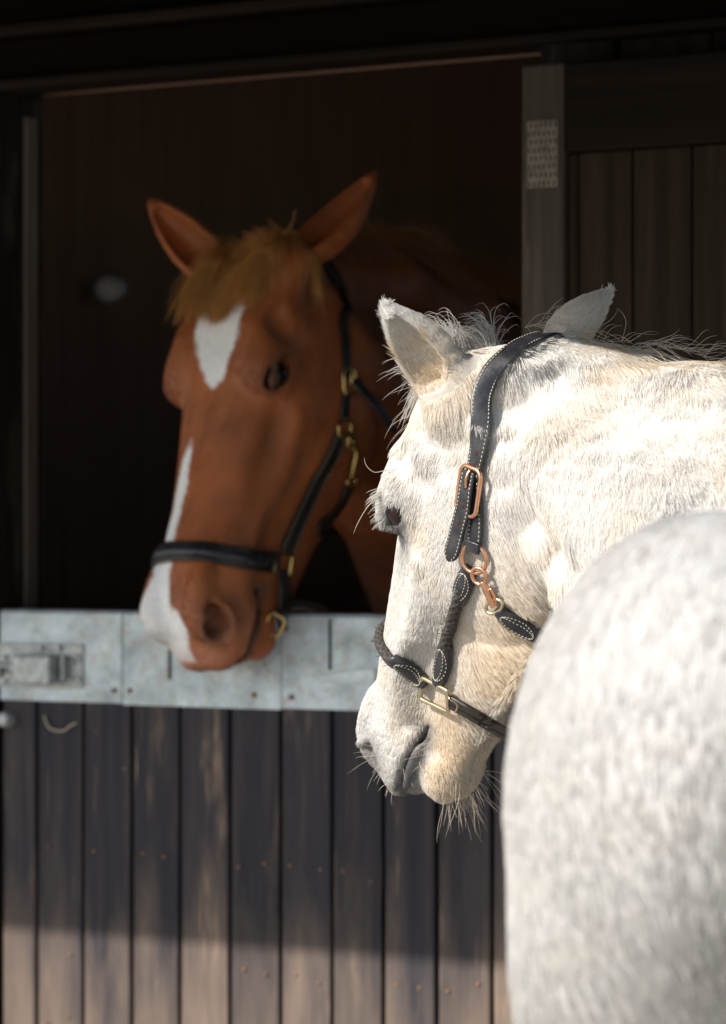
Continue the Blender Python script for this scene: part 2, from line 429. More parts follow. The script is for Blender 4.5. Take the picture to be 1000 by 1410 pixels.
# ---------------------------------------------------------------- materials
def new_mat(name):
    m = bpy.data.materials.new(name); m.use_nodes = True
    return m, m.node_tree, m.node_tree.nodes['Principled BSDF']
def nd(nt, typ, **kw):
    n = nt.nodes.new('ShaderNode' + typ)
    for k, v in kw.items():
        if k in n.inputs: n.inputs[k].default_value = v
        else: setattr(n, k, v)
    return n
def ramp(nt, fac, stops):
    r = nt.nodes.new('ShaderNodeValToRGB'); e = r.color_ramp.elements
    while len(e) < len(stops): e.new(.5)
    for q, (p, c) in zip(e, stops): q.position = p; q.color = (*c, 1) if len(c) == 3 else c
    nt.links.new(fac, r.inputs[0]); return r.outputs[0]
def mixc(nt, fac, a, b, mode='MIX'):
    m = nt.nodes.new('ShaderNodeMix'); m.data_type = 'RGBA'; m.blend_type = mode
    for s, v in ((0, fac), (6, a), (7, b)):
        if hasattr(v, 'is_output'): nt.links.new(v, m.inputs[s])
        else: m.inputs[s].default_value = v if not isinstance(v, tuple) or len(v) == 4 else (*v, 1)
    return m.outputs[2]
def coords(nt, scale, seed=True, rot=None):
    tc = nt.nodes.new('ShaderNodeTexCoord'); mp = nt.nodes.new('ShaderNodeMapping'); mp.inputs['Scale'].default_value = scale
    if rot: mp.inputs['Rotation'].default_value = rot
    nt.links.new(tc.outputs['Object'], mp.inputs['Vector'])
    if seed:
        oi = nt.nodes.new('ShaderNodeObjectInfo'); ml = nt.nodes.new('ShaderNodeVectorMath'); ml.operation = 'SCALE'
        cb = nt.nodes.new('ShaderNodeCombineXYZ')
        for i in range(3): nt.links.new(oi.outputs['Random'], cb.inputs[i])
        nt.links.new(cb.outputs[0], ml.inputs[0]); ml.inputs['Scale'].default_value = 37.0
        ad = nt.nodes.new('ShaderNodeVectorMath'); nt.links.new(mp.outputs[0], ad.inputs[0]); nt.links.new(ml.outputs[0], ad.inputs[1])
        return ad.outputs[0]
    return mp.outputs[0]
def noise(nt, vec, scale=1.0, detail=5.0, rough=.55):
    n = nd(nt, 'TexNoise', Scale=scale, Detail=detail, Roughness=rough); nt.links.new(vec, n.inputs['Vector']); return n.outputs['Fac']
def bump(nt, bsdf, h, strength=.3, dist=.002):
    b = nd(nt, 'Bump', Strength=strength, Distance=dist); nt.links.new(h, b.inputs['Height']); nt.links.new(b.outputs[0], bsdf.inputs['Normal'])
def wood_mat(name, dark, mid, light, worn=(.30, .19, .12), wear=.62, rough=.6, axis='z', spec=.2, sun_tint=None):
    m, nt, b = new_mat(name)
    sc_ = {'z': (45, 45, 2.2), 'x': (2.2, 45, 45)}[axis]; sb = {'z': (14, 14, 3.0), 'x': (3.0, 14, 14)}[axis]
    g = noise(nt, coords(nt, sc_), 1.0, 6, .6)
    big = noise(nt, coords(nt, sb), 1.0, 4, .6)
    base = ramp(nt, g, [(.25, dark), (.5, mid), (.8, light)])
    wr = ramp(nt, big, [(wear, (0, 0, 0)), (wear + .16, (1, 1, 1))])
    fine = noise(nt, coords(nt, tuple(1.6*q for q in sc_)), 1.0, 6, .7)
    wf = nt.nodes.new('ShaderNodeMath'); wf.operation = 'MULTIPLY'; nt.links.new(wr, wf.inputs[0]); nt.links.new(ramp(nt, fine, [(.35, (0, 0, 0)), (.65, (1, 1, 1))]), wf.inputs[1])
    c = mixc(nt, wf.outputs[0], base, worn)
    ch = ramp(nt, noise(nt, coords(nt, {'z': (55, 55, 38), 'x': (38, 55, 55)}[axis]), 1.0, 4, .6), [(.72, (0, 0, 0)), (.76, (.7, .7, .7))])
    c = mixc(nt, ch, c, tuple(.8*q for q in worn))         # chips
    sc2 = ramp(nt, noise(nt, coords(nt, {'z': (160, 160, 5), 'x': (5, 160, 160)}[axis]), 1.0, 3, .5), [(.68, (0, 0, 0)), (.74, (.5, .5, .5))])
    c = mixc(nt, sc2, c, worn)                             # scratches along the grain
    if sun_tint:                                            # paler brown low down, painted in to brighten the sunlit boards, ragged above
        z1, z0, dc, amt = sun_tint
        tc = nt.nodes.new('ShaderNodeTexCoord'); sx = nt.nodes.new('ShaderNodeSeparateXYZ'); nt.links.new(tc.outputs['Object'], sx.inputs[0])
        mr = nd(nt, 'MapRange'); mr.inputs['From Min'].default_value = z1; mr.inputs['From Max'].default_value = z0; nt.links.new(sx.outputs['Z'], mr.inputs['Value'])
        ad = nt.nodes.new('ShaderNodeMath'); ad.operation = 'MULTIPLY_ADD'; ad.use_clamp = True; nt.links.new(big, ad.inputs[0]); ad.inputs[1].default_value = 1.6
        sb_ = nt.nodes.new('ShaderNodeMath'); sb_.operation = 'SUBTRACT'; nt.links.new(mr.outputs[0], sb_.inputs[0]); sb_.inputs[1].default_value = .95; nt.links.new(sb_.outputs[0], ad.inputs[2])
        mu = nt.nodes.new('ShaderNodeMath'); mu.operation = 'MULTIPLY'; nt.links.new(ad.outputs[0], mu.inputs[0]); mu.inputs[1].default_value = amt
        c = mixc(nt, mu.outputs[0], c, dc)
    oi = nt.nodes.new('ShaderNodeObjectInfo')
    tint = ramp(nt, oi.outputs['Random'], [(0, (.72, .72, .74)), (1, (1.12, 1.08, 1.04))])
    c = mixc(nt, 1.0, c, tint, 'MULTIPLY')
    nt.links.new(c, b.inputs['Base Color']); b.inputs['Roughness'].default_value = rough; b.inputs['Specular IOR Level'].default_value = spec
    bump(nt, b, g, .5, .0015)
    return m
def metal_mat(name, col, rough=.35, var=.25, metallic=1.0, scale=60, dirt=(.2, .18, .15)):
    m, nt, b = new_mat(name)
    n = noise(nt, coords(nt, (scale,)*3), 1.0, 5, .65)
    c = ramp(nt, n, [(.25, tuple(q*(1 - var) for q in col)), (.6, col), (.85, tuple(min(1, q*(1 + var*.4)) for q in col))])
    nt.links.new(c, b.inputs['Base Color']); b.inputs['Metallic'].default_value = metallic
    r_ = ramp(nt, n, [(.2, (rough*1.5,)*3), (.8, (rough*.7,)*3)]); nt.links.new(r_, b.inputs['Roughness'])
    return m
def leather_mat(name, col, rough=.42, wornc=None):
    m, nt, b = new_mat(name)
    v = coords(nt, (1, 1, 1), False)
    n = noise(nt, v, 260.0, 5, .6); n2 = noise(nt, v, 42.0, 5, .65)
    wornc = wornc or tuple(q*2.2 + .01 for q in col)
    c = mixc(nt, ramp(nt, n2, [(.42, (0, 0, 0)), (.75, (.8, .8, .8))]), tuple(col), wornc)
    nt.links.new(c, b.inputs['Base Color']); b.inputs['Specular IOR Level'].default_value = .5
    nt.links.new(ramp(nt, n2, [(.3, (rough*.8,)*3), (.8, (min(1, rough*1.4),)*3)]), b.inputs['Roughness'])
    bump(nt, b, n, .35, .0006)
    return m
def plain_mat(name, col, rough=.6, metallic=0.0, spec=.5):
    m, nt, b = new_mat(name); n = noise(nt, coords(nt, (90,)*3), 1.0, 4, .6)
    nt.links.new(ramp(nt, n, [(.2, tuple(q*.8 for q in col)), (.8, tuple(min(1, q*1.1) for q in col))]), b.inputs['Base Color'])
    b.inputs['Roughness'].default_value = rough; b.inputs['Metallic'].default_value = metallic; b.inputs['Specular IOR Level'].default_value = spec
    return m
def vcol_mat(name, rough=.75, spec=.2, hair=False, bump_s=0.0, sheen=0.0, trans=.35):
    m, nt, b = new_mat(name)
    at = nd(nt, 'Attribute'); at.attribute_name = 'Col'
    c = at.outputs['Color']
    if not hair:
        v = coords(nt, (1, 1, 1), False); n = noise(nt, v, 130.0, 5, .6)
        c = mixc(nt, 1.0, c, ramp(nt, n, [(.25, (.86, .86, .86)), (.75, (1.08, 1.08, 1.08))]), 'MULTIPLY')
        if bump_s: bump(nt, b, n, bump_s, .001)
    nt.links.new(c, b.inputs['Base Color']); b.inputs['Roughness'].default_value = rough; b.inputs['Specular IOR Level'].default_value = spec
    if hair:
        tr = nd(nt, 'BsdfTranslucent'); nt.links.new(c, tr.inputs['Color']); mx = nd(nt, 'MixShader'); mx.inputs[0].default_value = trans
        nt.links.new(b.outputs[0], mx.inputs[1]); nt.links.new(tr.outputs[0], mx.inputs[2]); nt.links.new(mx.outputs[0], nt.nodes['Material Output'].inputs['Surface'])
    if sheen: b.inputs['Sheen Weight'].default_value = sheen
    return m

# ---------------------------------------------------------------- hair
def hair_obj(name, parent, P, rad, col, mat):
    """P: (n, k, 3) world points, rad: (n, k) or (k,), col: (n, 3)"""
    n, k = P.shape[:2]
    hc = bpy.data.hair_curves.new(name); hc.add_curves([k]*n)
    Pl = world_mesh_to(parent, P.reshape(-1, 3))
    hc.position_data.foreach_set('vector', np.ascontiguousarray(Pl, F).ravel())
    ra = hc.attributes.get('radius') or hc.attributes.new('radius', 'FLOAT', 'POINT')
    ra.data.foreach_set('value', np.ascontiguousarray(np.broadcast_to(rad, (n, k)), F).ravel())
    ca = hc.attributes.new('Col', 'FLOAT_COLOR', 'CURVE')
    ca.data.foreach_set('color', np.concatenate([np.clip(col, 0, 1), np.ones((n, 1))], 1).astype(F).ravel())
    hc.materials.append(mat)
    o = bpy.data.objects.new(name, hc); COL.objects.link(o); o.parent = parent
    return o
def vnoise(P, s, seed=0):
    """cheap smooth vector noise"""
    r = np.random.default_rng(seed); out = np.zeros((len(P), 3))
    for o in range(3):
        A = r.normal(size=(3, 3))*s*(1.9**o); ph = r.uniform(0, 6.28, (3, 3)); 
        B = r.normal(size=(3, 3))*s*(1.9**o)
        for i in range(3): out[:, i] += np.sin(P @ A[i] + ph[i, 0])*np.sin(P @ B[i] + ph[i, 1])*(.6**o)
    return out
def sample_mesh(V, Fq, n, wfun):
    A, B, C_, D = (V[Fq[:, i]] for i in range(4))
    ar = np.linalg.norm(np.cross(C_ - A, D - B), axis=1)*.5
    cen = (A + B + C_ + D)/4; nn = nrm(np.cross(C_ - A, D - B))
    wt = ar*wfun(cen, nn); cum = np.cumsum(wt); r = rng.uniform(0, cum[-1], n)
    i = np.searchsorted(cum, r)
    u = rng.uniform(0, 1, (n, 1)); v = rng.uniform(0, 1, (n, 1))
    P = (A[i]*(1 - u) + B[i]*u)*(1 - v) + (D[i]*(1 - u) + C_[i]*u)*v
    return P
def grow(sdf, P, flow, length, lift=.3, droop=.0, wild=.15, k=4, clump=None, clump_amt=.6, seed=1, nz=1.0):
    """short coat hairs: roots P follow the flow direction, lifted off the skin"""
    N = grad(sdf, P); fl = flow(P)
    fl = fl + (vnoise(P, 26., seed)*.28 + vnoise(P, 90., seed + 5)*.22)*nz
    fl = nrm(fl - (fl*N).sum(1, keepdims=True)*N)
    jit = rng.normal(0, wild, P.shape); fl = nrm(fl + jit - (jit*N).sum(1, keepdims=True)*N)
    L = length[:, None]*rng.uniform(.7, 1.25, (len(P), 1))
    pts = np.zeros((len(P), k, 3)); pts[:, 0] = P - N*.0008
    lf = lift*(1 + np.clip(vnoise(P, 60., seed + 9)[:, :1], -1, 1)*.25)
    cur = P - N*.0008
    for i in range(1, k):
        t = i/(k - 1); d = nrm(fl + N*lf*(1.6 - 1.1*t) + np.array([0, 0, -droop])*t)
        cur = cur + d*L/(k - 1); pts[:, i] = cur
    if clump:
        idx = rng.choice(len(P), max(1, int(len(P)/clump)), replace=False)
        kd = kdtree.KDTree(len(idx))
        for a, j in enumerate(idx): kd.insert(P[j], a)
        kd.balance()
        near = np.array([kd.find(p)[1] for p in P]); c = idx[near]
        for i in range(1, k):
            t = (i/(k - 1))**1.2*clump_amt
            pts[:, i] = pts[:, i]*(1 - t) + (pts[c, i] + (pts[:, 0] - pts[c, 0])*.15)*t
    return pts
# ---------------------------------------------------------------- the yard and the stable
P0 = Vector((-.2775, 5.55, 0)); WALL = R(-33.0); wd = (math.cos(WALL), math.sin(WALL))
def wu(px, y=0.0):
    """distance along the stable front (local x) seen at a photograph column; y is the depth behind the front"""
    q = (px - CX)/F_PX; return (q*(P0.y + wd[0]*y) - P0.x + wd[1]*y)/(wd[0] - q*wd[1])
def wz(py, px=250, y=0.0):
    """height on the stable front at a photograph pixel"""
    Y = P0.y + wu(px, y)*wd[1] + wd[0]*y; return CAM_H + (HOR - py)/F_PX*Y
M_door = wood_mat('dark stained door boards', (.0155, .0150, .021), (.029, .027, .034), (.078, .063, .060), worn=(.40, .28, .20), wear=.635, sun_tint=(.93, .42, (.34, .25, .18), .60))
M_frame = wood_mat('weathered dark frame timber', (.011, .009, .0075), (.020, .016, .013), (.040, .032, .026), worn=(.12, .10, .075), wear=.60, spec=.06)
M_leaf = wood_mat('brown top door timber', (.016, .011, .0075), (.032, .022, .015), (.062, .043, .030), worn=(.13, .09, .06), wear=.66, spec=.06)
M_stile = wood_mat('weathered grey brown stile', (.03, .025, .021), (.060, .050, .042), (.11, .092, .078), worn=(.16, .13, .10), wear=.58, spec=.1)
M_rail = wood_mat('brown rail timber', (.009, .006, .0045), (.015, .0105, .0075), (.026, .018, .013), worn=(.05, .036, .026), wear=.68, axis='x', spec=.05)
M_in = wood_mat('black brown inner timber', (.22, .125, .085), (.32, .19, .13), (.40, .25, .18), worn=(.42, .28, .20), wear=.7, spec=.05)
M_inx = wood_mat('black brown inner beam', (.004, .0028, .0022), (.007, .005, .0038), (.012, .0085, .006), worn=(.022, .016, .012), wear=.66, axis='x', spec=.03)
M_stop = wood_mat('pale worn door stop', (.07, .058, .048), (.13, .11, .095), (.20, .175, .15), worn=(.10, .07, .04), wear=.55)
def galv_mat():
    m, nt, b = new_mat('galvanised steel sheet')
    v = coords(nt, (1, 1, 1)); vo = nd(nt, 'TexVoronoi', Scale=110.0); nt.links.new(v, vo.inputs['Vector'])
    n = noise(nt, v, 16.0, 6, .7); n2 = noise(nt, v, 55.0, 5, .7)
    c = ramp(nt, n, [(.30, (.26, .30, .325)), (.5, (.44, .50, .53)), (.72, (.60, .67, .71))])
    c = mixc(nt, ramp(nt, n2, [(.48, (0, 0, 0)), (.75, (.75, .75, .75))]), c, (.33, .28, .20))
    c = mixc(nt, .04, c, vo.outputs['Color'], 'OVERLAY')
    nt.links.new(c, b.inputs['Base Color']); b.inputs['Metallic'].default_value = .55
    b.inputs['Roughness'].default_value = .55; bump(nt, b, n2, .25, .001); return m
M_galv = galv_mat()
M_zinc = metal_mat('dull zinc fittings', (.40, .42, .42), .45, .4, .5)
M_rust = metal_mat('rusty screw heads', (.22, .12, .07), .6, .4, .4)
M_gap = plain_mat('black joint', (.006, .005, .005), .9)

# ground: one sheet to the horizon, light dusty concrete and hardcore of a stable yard
m, nt, b = new_mat('pale concrete yard'); v = coords(nt, (1, 1, 1), False)
c = ramp(nt, noise(nt, v, 1.3, 8, .65), [(.3, (.28, .265, .235)), (.7, (.38, .36, .32))]); c = mixc(nt, ramp(nt, noise(nt, v, 40., 5, .6), [(.5, (0, 0, 0)), (.8, (.4, .4, .4))]), c, (.25, .22, .18))
nt.links.new(c, b.inputs['Base Color']); b.inputs['Roughness'].default_value = .85; bump(nt, b, noise(nt, v, 60., 6, .6), .4, .004)
tag(bx('yard', (-400, -400, -.3), (400, 400, 0), m, None, 0), kind='structure')

stable = empty('stable', (P0.x, P0.y, 0), WALL)
tag(stable, 'dark timber stable with an open loose box and a roof overhang', 'stable')
UL, UR = wu(2), wu(760)                      # lower door edges
OL, OR = UL - .005, wu(748)                  # opening
ZL = wz(122, 0, -.045)                                 # underside of the head of the opening
# setting floor of the box
fl = bx('stable_floor', (-2.1, .06, .001), (2.4, 4.2, .02), plain_mat('straw strewn floor', (.40, .31, .18), .9), None, 0)
fl.location = stable.location; fl.rotation_euler = stable.rotation_euler; tag(fl, kind='structure')
# frame of the opening
bx('door_post', (OL - .13, -.012, 0), (OL, .11, ZL + .12), M_frame, stable, .004)
bx('door_post', (OR, -.012, 0), (OR + .12, .11, ZL + .12), M_frame, stable, .004)
SL = wu(24)
bx('door_stop', (OL + .0005, .052, 0), (wu(25, .052), .109, ZL), M_frame, stable, .003)
bx('stop_strip', (wu(25, .06) + .001, .062, wz(846)), (wu(35, .062), .096, ZL - .03), M_stop, stable, .003)
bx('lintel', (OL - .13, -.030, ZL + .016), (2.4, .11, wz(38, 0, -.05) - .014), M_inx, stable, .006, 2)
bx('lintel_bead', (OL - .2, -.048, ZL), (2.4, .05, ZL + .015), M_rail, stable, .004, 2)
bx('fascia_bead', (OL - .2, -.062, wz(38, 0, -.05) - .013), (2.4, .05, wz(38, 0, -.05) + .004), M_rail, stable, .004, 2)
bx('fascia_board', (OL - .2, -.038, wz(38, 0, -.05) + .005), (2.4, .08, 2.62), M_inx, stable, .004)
# front wall of vertical planks either side of the opening
def planks(x0, x1, y0, y1, z0, z1, mat, w=.145, name='plank'):
    n = max(1, round((x1 - x0)/w)); w = (x1 - x0)/n
    me = box_mesh(name, (-w/2 + .002, y0, z0), (w/2 - .002, y1, z1), .004)
    for i in range(n):
        o = link(name, me, mat, stable); o.location = (x0 + (i + .5)*w, random.uniform(-.0015, .0015), 0)
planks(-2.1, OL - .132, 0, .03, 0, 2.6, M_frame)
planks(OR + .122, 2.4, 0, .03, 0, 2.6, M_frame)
bx('wall_lining', (-2.1, .034, 0), (OL - .134, .06, 2.6), M_in, stable, 0); bx('wall_lining', (OR + .124, .034, 0), (2.4, .06, 2.6), M_in, stable, 0)
bx('head_lining', (OL - .13, .112, ZL + .01), (OR + .13, .14, 2.6), M_in, stable, 0)
# inside of the box: planked back wall and side walls, boarded ceiling
planks(-1.3, 2.4, 3.9, 3.93, .02, 2.9, M_in, .2)
bx('back_wall', (-2.1, 3.935, 0), (2.4, 4.0, 3.0), M_in, stable, 0)
bx('side_wall', (-1.40, .061, 0), (-1.302, 3.93, 3.0), M_in, stable, 0); bx('side_wall', (2.402, .061, 0), (2.5, 3.93, 2.1), M_in, stable, 0)  # right wall stops short of the roof, an added gap to brighten the inside
for k in range(5): bx('rafter', (-2.1, .5 + k*.75, 2.70), (2.4, .56 + k*.75, 2.84), M_inx, stable, .004)
# roof with the overhang that shades the front
nx, ny = math.sin(WALL), -math.cos(WALL)     # outward normal of the front
TANP = math.tan(R(SUN_EL))/-(math.cos(R(SUN_AZ))*nx + math.sin(R(SUN_AZ))*ny)
ZSH = wz(1285); OVER = 1.56; ZE = ZSH + OVER*TANP
V = [(-3.5, -OVER, ZE), (3.5, -OVER, ZE), (3.5, 4.2, ZE + .75), (-3.5, 4.2, ZE + .75)]
V = V + [(x, y, z + .05) for x, y, z in V]
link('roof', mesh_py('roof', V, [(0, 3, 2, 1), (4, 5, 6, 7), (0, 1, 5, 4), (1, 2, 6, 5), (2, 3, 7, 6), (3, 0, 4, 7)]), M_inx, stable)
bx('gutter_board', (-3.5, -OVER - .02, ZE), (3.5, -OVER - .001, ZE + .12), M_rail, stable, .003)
def thing_on_wall(name, label, cat, **k):
    o = empty(name, (P0.x, P0.y, 0), WALL); return tag(o, label, cat, **k)
# small pale thing far inside, thrown out of focus
kn = empty('steel_disc', (0, 0, 0))
kb = Vector(pix(150, 398, 7.47)); kn.location = kb; kn.rotation_euler = (R(1.5), 0, R(7))
tag(kn, 'small round dull steel disc hanging on the dark inner wall', 'disc')
dm = disc_mesh('disc', (0, 0, 0), .033, .010, n=24); link('disc', dm, metal_mat('dull steel', (.50, .50, .51), .42, .1), kn)
link('hanging_wire', sweep('hanging_wire', np.array([(0, .004, .02), (.012, .012, .06), (.02, .02, .10)]), np.tile([[1., 0, 0]], (3, 1)), round_prof(.0012, 6)), M_zinc, kn)

# ---------------------------------------------------------------- lower half door
door = thing_on_wall('half_door', 'closed lower stable door of dark boards with a galvanised steel top strip', 'door')
gr = [2, 50, 114, 181, 247, 316, 386, 457, 528, 601, 677, 758]
ZT, ZB = wz(846), wz(971)
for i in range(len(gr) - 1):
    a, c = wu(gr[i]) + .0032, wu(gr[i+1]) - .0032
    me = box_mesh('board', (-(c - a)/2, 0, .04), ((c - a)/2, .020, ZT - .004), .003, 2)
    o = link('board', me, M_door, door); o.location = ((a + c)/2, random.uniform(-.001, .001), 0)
    o.rotation_euler = (0, random.uniform(-.0004, .0004), 0)
bx('backing', (UL, .0215, .04), (UR, .045, ZT - .006), M_gap, door, 0)
for z in (.12, .62): bx('ledge', (UL + .01, .046, z), (UR - .01, .072, z + .12), M_frame, door, .004)
# steel strip in lengths, folded over the top
def steel(a, c, z0, z1, y=-.004, name='steel_strip', t=.0025):
    prof = [(y, z0), (y, z1 - .006), (y + .0018, z1 - .002), (y + .006, z1), (.050, z1), (.050, z1 - t), (y + .007, z1 - t), (y + t + .001, z1 - .007), (y + t, z0)]
    n = len(prof); V = [(x, p[0], p[1]) for x in (a, c) for p in prof]
    Fc = [(j, (j + 1) % n, n + (j + 1) % n, n + j) for j in range(n)] + [tuple(range(n))[::-1], tuple(range(n, 2*n))]
    me = mesh_py(name, V, Fc, False); bm = bmesh.new(); bm.from_mesh(me); bmesh.ops.recalc_face_normals(bm, faces=bm.faces[:]); bm.to_mesh(me); bm.free()
    return link(name, me, M_galv, door)
ZT += .004
cuts = [3, 171, 390, 620, 757]
for i in range(4):
    s_ = steel(wu(cuts[i]) + (.0 if i == 0 else .0010), wu(cuts[i+1]) - .0010, ZB - .002*(i % 2), ZT, -.004 - .0012*(i % 2))
    s_.rotation_euler = (0, .0005*(1 if i % 2 else -1), 0)
bx('strip_seam', (wu(236), -.0085, wz(935, 236)), (wu(238), -.0062, wz(880, 236)), M_gap, door, 0)
bx('strip_seam', (wu(456), -.0070, wz(922, 456)), (wu(458), -.0041, wz(852, 456)), M_gap, door, 0)
me = mesh_py('wedge_plate', [(wu(446), -.0085, wz(930, 446)), (wu(520), -.0085, wz(921, 520)), (wu(520), -.0085, wz(944, 520)), (wu(446), -.0085, wz(939, 446))] +
             [(wu(446), -.0042, wz(930, 446)), (wu(520), -.0042, wz(921, 520)), (wu(520), -.0042, wz(944, 520)), (wu(446), -.0042, wz(939, 446))],
             [(0, 3, 2, 1), (4, 5, 6, 7), (0, 1, 5, 4), (1, 2, 6, 5), (2, 3, 7, 6), (3, 0, 4, 7)]); link('wedge_plate', me, M_galv, door)
sm = disc_mesh('screw', (0, 0, 0), .0042, .002, n=10)
for px, py in ((182, 951), (353, 957), (398, 866), (160, 951), (404, 960)):
    o = link('screw', sm, M_rust, door); o.location = (wu(px), -.0062, wz(py, px))
# sliding bolt on the strip
bp = bx('bolt_plate', (wu(0), -.0078, wz(946, 50)), (wu(118), -.0053, wz(886, 50)), M_zinc, door, .001)
bolt = bx('bolt_case', (wu(41), -.046, wz(941, 65)), (wu(92), -.0052, wz(901, 65)), M_zinc, bp, .004, 2)
bx('bolt_bar', (wu(-8), -.022, wz(926, 20)), (wu(41) - .0005, -.010, wz(912, 20)), M_zinc, bp, .004, 2)
bx('bolt_keeper', (wu(94), -.024, wz(938, 105)), (wu(100), -.0079, wz(902, 105)), M_zinc, bp, .002, 2)
bx('bolt_knob', (wu(14), -.040, wz(932, 17)), (wu(20), -.0225, wz(918, 17)), M_zinc, bp, .003, 2)
sm2 = disc_mesh('screw', (0, 0, 0), .0048, .004, n=10)
for px, py in ((105, 912), (112, 905), (113, 935), (102, 935), (62, 892), (88, 892), (12, 905), (36, 904), (12, 938), (10, 918)):
    o = link('screw', sm2, M_zinc if (px + py) % 2 else M_rust, bp); o.location = (wu(px), -.0079, wz(py, px))
me = disc_mesh('round_knob', (wu(13), 0, wz(990, 13)), .013, .022, n=18, bev=.5); link('round_knob', me, M_zinc, door)
nail = disc_mesh('nail', (0, 0, 0), .0030, .0015, n=8)
for i in range(len(gr) - 1):
    for z in (wz(1180), wz(1330), .62, .3):
        for s_ in (.25, .75):
            if random.random() > .35: continue
            o = link('nail', nail, M_rust, door); a, c = wu(gr[i]), wu(gr[i+1]); o.location = (a + (c - a)*s_ + random.uniform(-.006, .006), -.001, z + random.uniform(-.01, .01))
st = thing_on_wall('bent_straw', 'bent pale straw stuck on the dark door board below the steel strip', 'straw')
pp = [(wu(x), -.004, wz(y, x)) for x, y in ((63, 985), (67, 997), (75, 1005), (90, 1006), (98, 1000), (108, 995))]
link('stem', sweep('stem', catmull(pp, 20), np.tile([[0, -1., 0]], (20, 1)), round_prof(.0016, 6)), plain_mat('dry straw', (.42, .36, .27), .7), st)

# ---------------------------------------------------------------- top door, folded back against the wall
leaf = thing_on_wall('top_door', 'brown boarded upper stable door folded open behind the white horse', 'door')
LL = wu(718, -.1); LT = wz(90, 720, -.1); LB = 1.29; LR = LL + .78
bx('stile', (LL, -.100, LB), (wu(776, -.1), -.058, LT - .0), M_stile, leaf, .004, 2)
bx('stile', (LR - .06, -.100, LB), (LR, -.058, LT), M_leaf, leaf, .004, 2)
bx('top_rail', (wu(776, -.1) + .001, -.0975, wz(208, 790, -.1)), (LR - .061, -.0585, LT - .0005), M_rail, leaf, .004, 2)
bx('bottom_rail', (wu(776, -.1) + .001, -.0975, LB), (LR - .061, -.0585, LB + .1), M_rail, leaf, .004, 2)
bx('moulding', (wu(776, -.1) + .001, -.090, LB + .1), (wu(794, -.09), -.0585, wz(209, 790, -.1)), M_leaf, leaf, .005, 2)
bd = [795, 871, 953, 1038, 1126, 1216, 1300]
for i in range(len(bd) - 1):
    a, c = wu(bd[i], -.082) + .0015, min(wu(bd[i+1], -.082), LR - .061) - .0015
    if c - a < .01: break
    me = box_mesh('board', (-(c - a)/2, -.082, LB + .101), ((c - a)/2, -.066, wz(209, 790, -.1)), .0025, 2); o = link('board', me, M_leaf, leaf); o.location = ((a + c)/2, 0, 0)
bx('panel_back', (wu(776, -.1) + .002, -.0655, LB + .1), (LR - .062, -.0590, wz(209, 790, -.1)), M_gap, leaf, 0)
for z in (1.45, 1.95): bx('hinge', (LL + .004, -.057, z), (LL + .30, -.050, z + .045), M_zinc, leaf, .001)
# toothed nail plate
pa, pb, z0, z1 = wu(726, -.102), wu(768, -.102), wz(258, 747, -.1), wz(166, 747, -.1)
pl = bx('nail_plate', (pa, -.1020, z0), (pb, -.1003, z1), metal_mat('dull nail plate', (.19, .165, .135), .5, .4, .5), leaf, 0)
V = []; Fc = []
for r_ in range(8):
    for c_ in range(6):
        x = pa + (c_ + .5 + (.25 if r_ % 2 else -.1))*(pb - pa)/6.2; z = z0 + (r_ + .5)*(z1 - z0)/8; k = len(V)
        h = (z1 - z0)/8*.36; w_ = .0013
        V += [(x - w_, -.1022, z - h), (x + w_, -.1022, z - h), (x + w_ + .001, -.1022, z + h*.6), (x - w_ + .001, -.1022, z + h*.6), (x, -.1045, z + h)]
        Fc += [(k, k + 1, k + 2, k + 3), (k + 3, k + 2, k + 4)]
link('slot', mesh_py('slot', V, Fc), M_gap, leaf, 'stuff')
# one stray straw on the top door
# ---------------------------------------------------------------- horse meshes
M_wskin = vcol_mat('white horse skin', .7, .25, bump_s=.4); M_whair = vcol_mat('white horse hair', .65, .15, hair=True, trans=.52)
M_cskin = vcol_mat('chestnut horse coat', .50, .35, bump_s=.3, sheen=.1); M_chair = vcol_mat('chestnut horse hair', .34, .5, hair=True, trans=.15)
def eye_mat():
    m, nt, b = new_mat('dark brown eye'); 
    at = nd(nt, 'Attribute'); at.attribute_name = 'Col'; nt.links.new(at.outputs['Color'], b.inputs['Base Color'])
    b.inputs['Roughness'].default_value = .04; b.inputs['Specular IOR Level'].default_value = .35
    return m
M_eye = eye_mat()
def set_col(me, C):
    a = me.color_attributes.new('Col', 'FLOAT_COLOR', 'POINT')
    a.data.foreach_set('color', np.concatenate([np.clip(C, 0, 1), np.ones((len(C), 1))], 1).astype(F).ravel())
def horse_mesh(sdf, flo, fhi, fh, blo, bhi, bh, shrink=.02):
    Vf, Ff = surface_net(sdf, flo, fhi, fh); Vf = project(sdf, Vf, 2)
    Vb, Fb = surface_net(sdf, blo, bhi, bh); Vb = project(sdf, Vb, 1)
    inside = in_box(Vb, np.array(flo) + shrink, np.array(fhi) - shrink)
    Fb = Fb[~inside[Fb].all(1)]
    return np.asarray(Vf, float), Ff, np.asarray(Vb, float), Fb
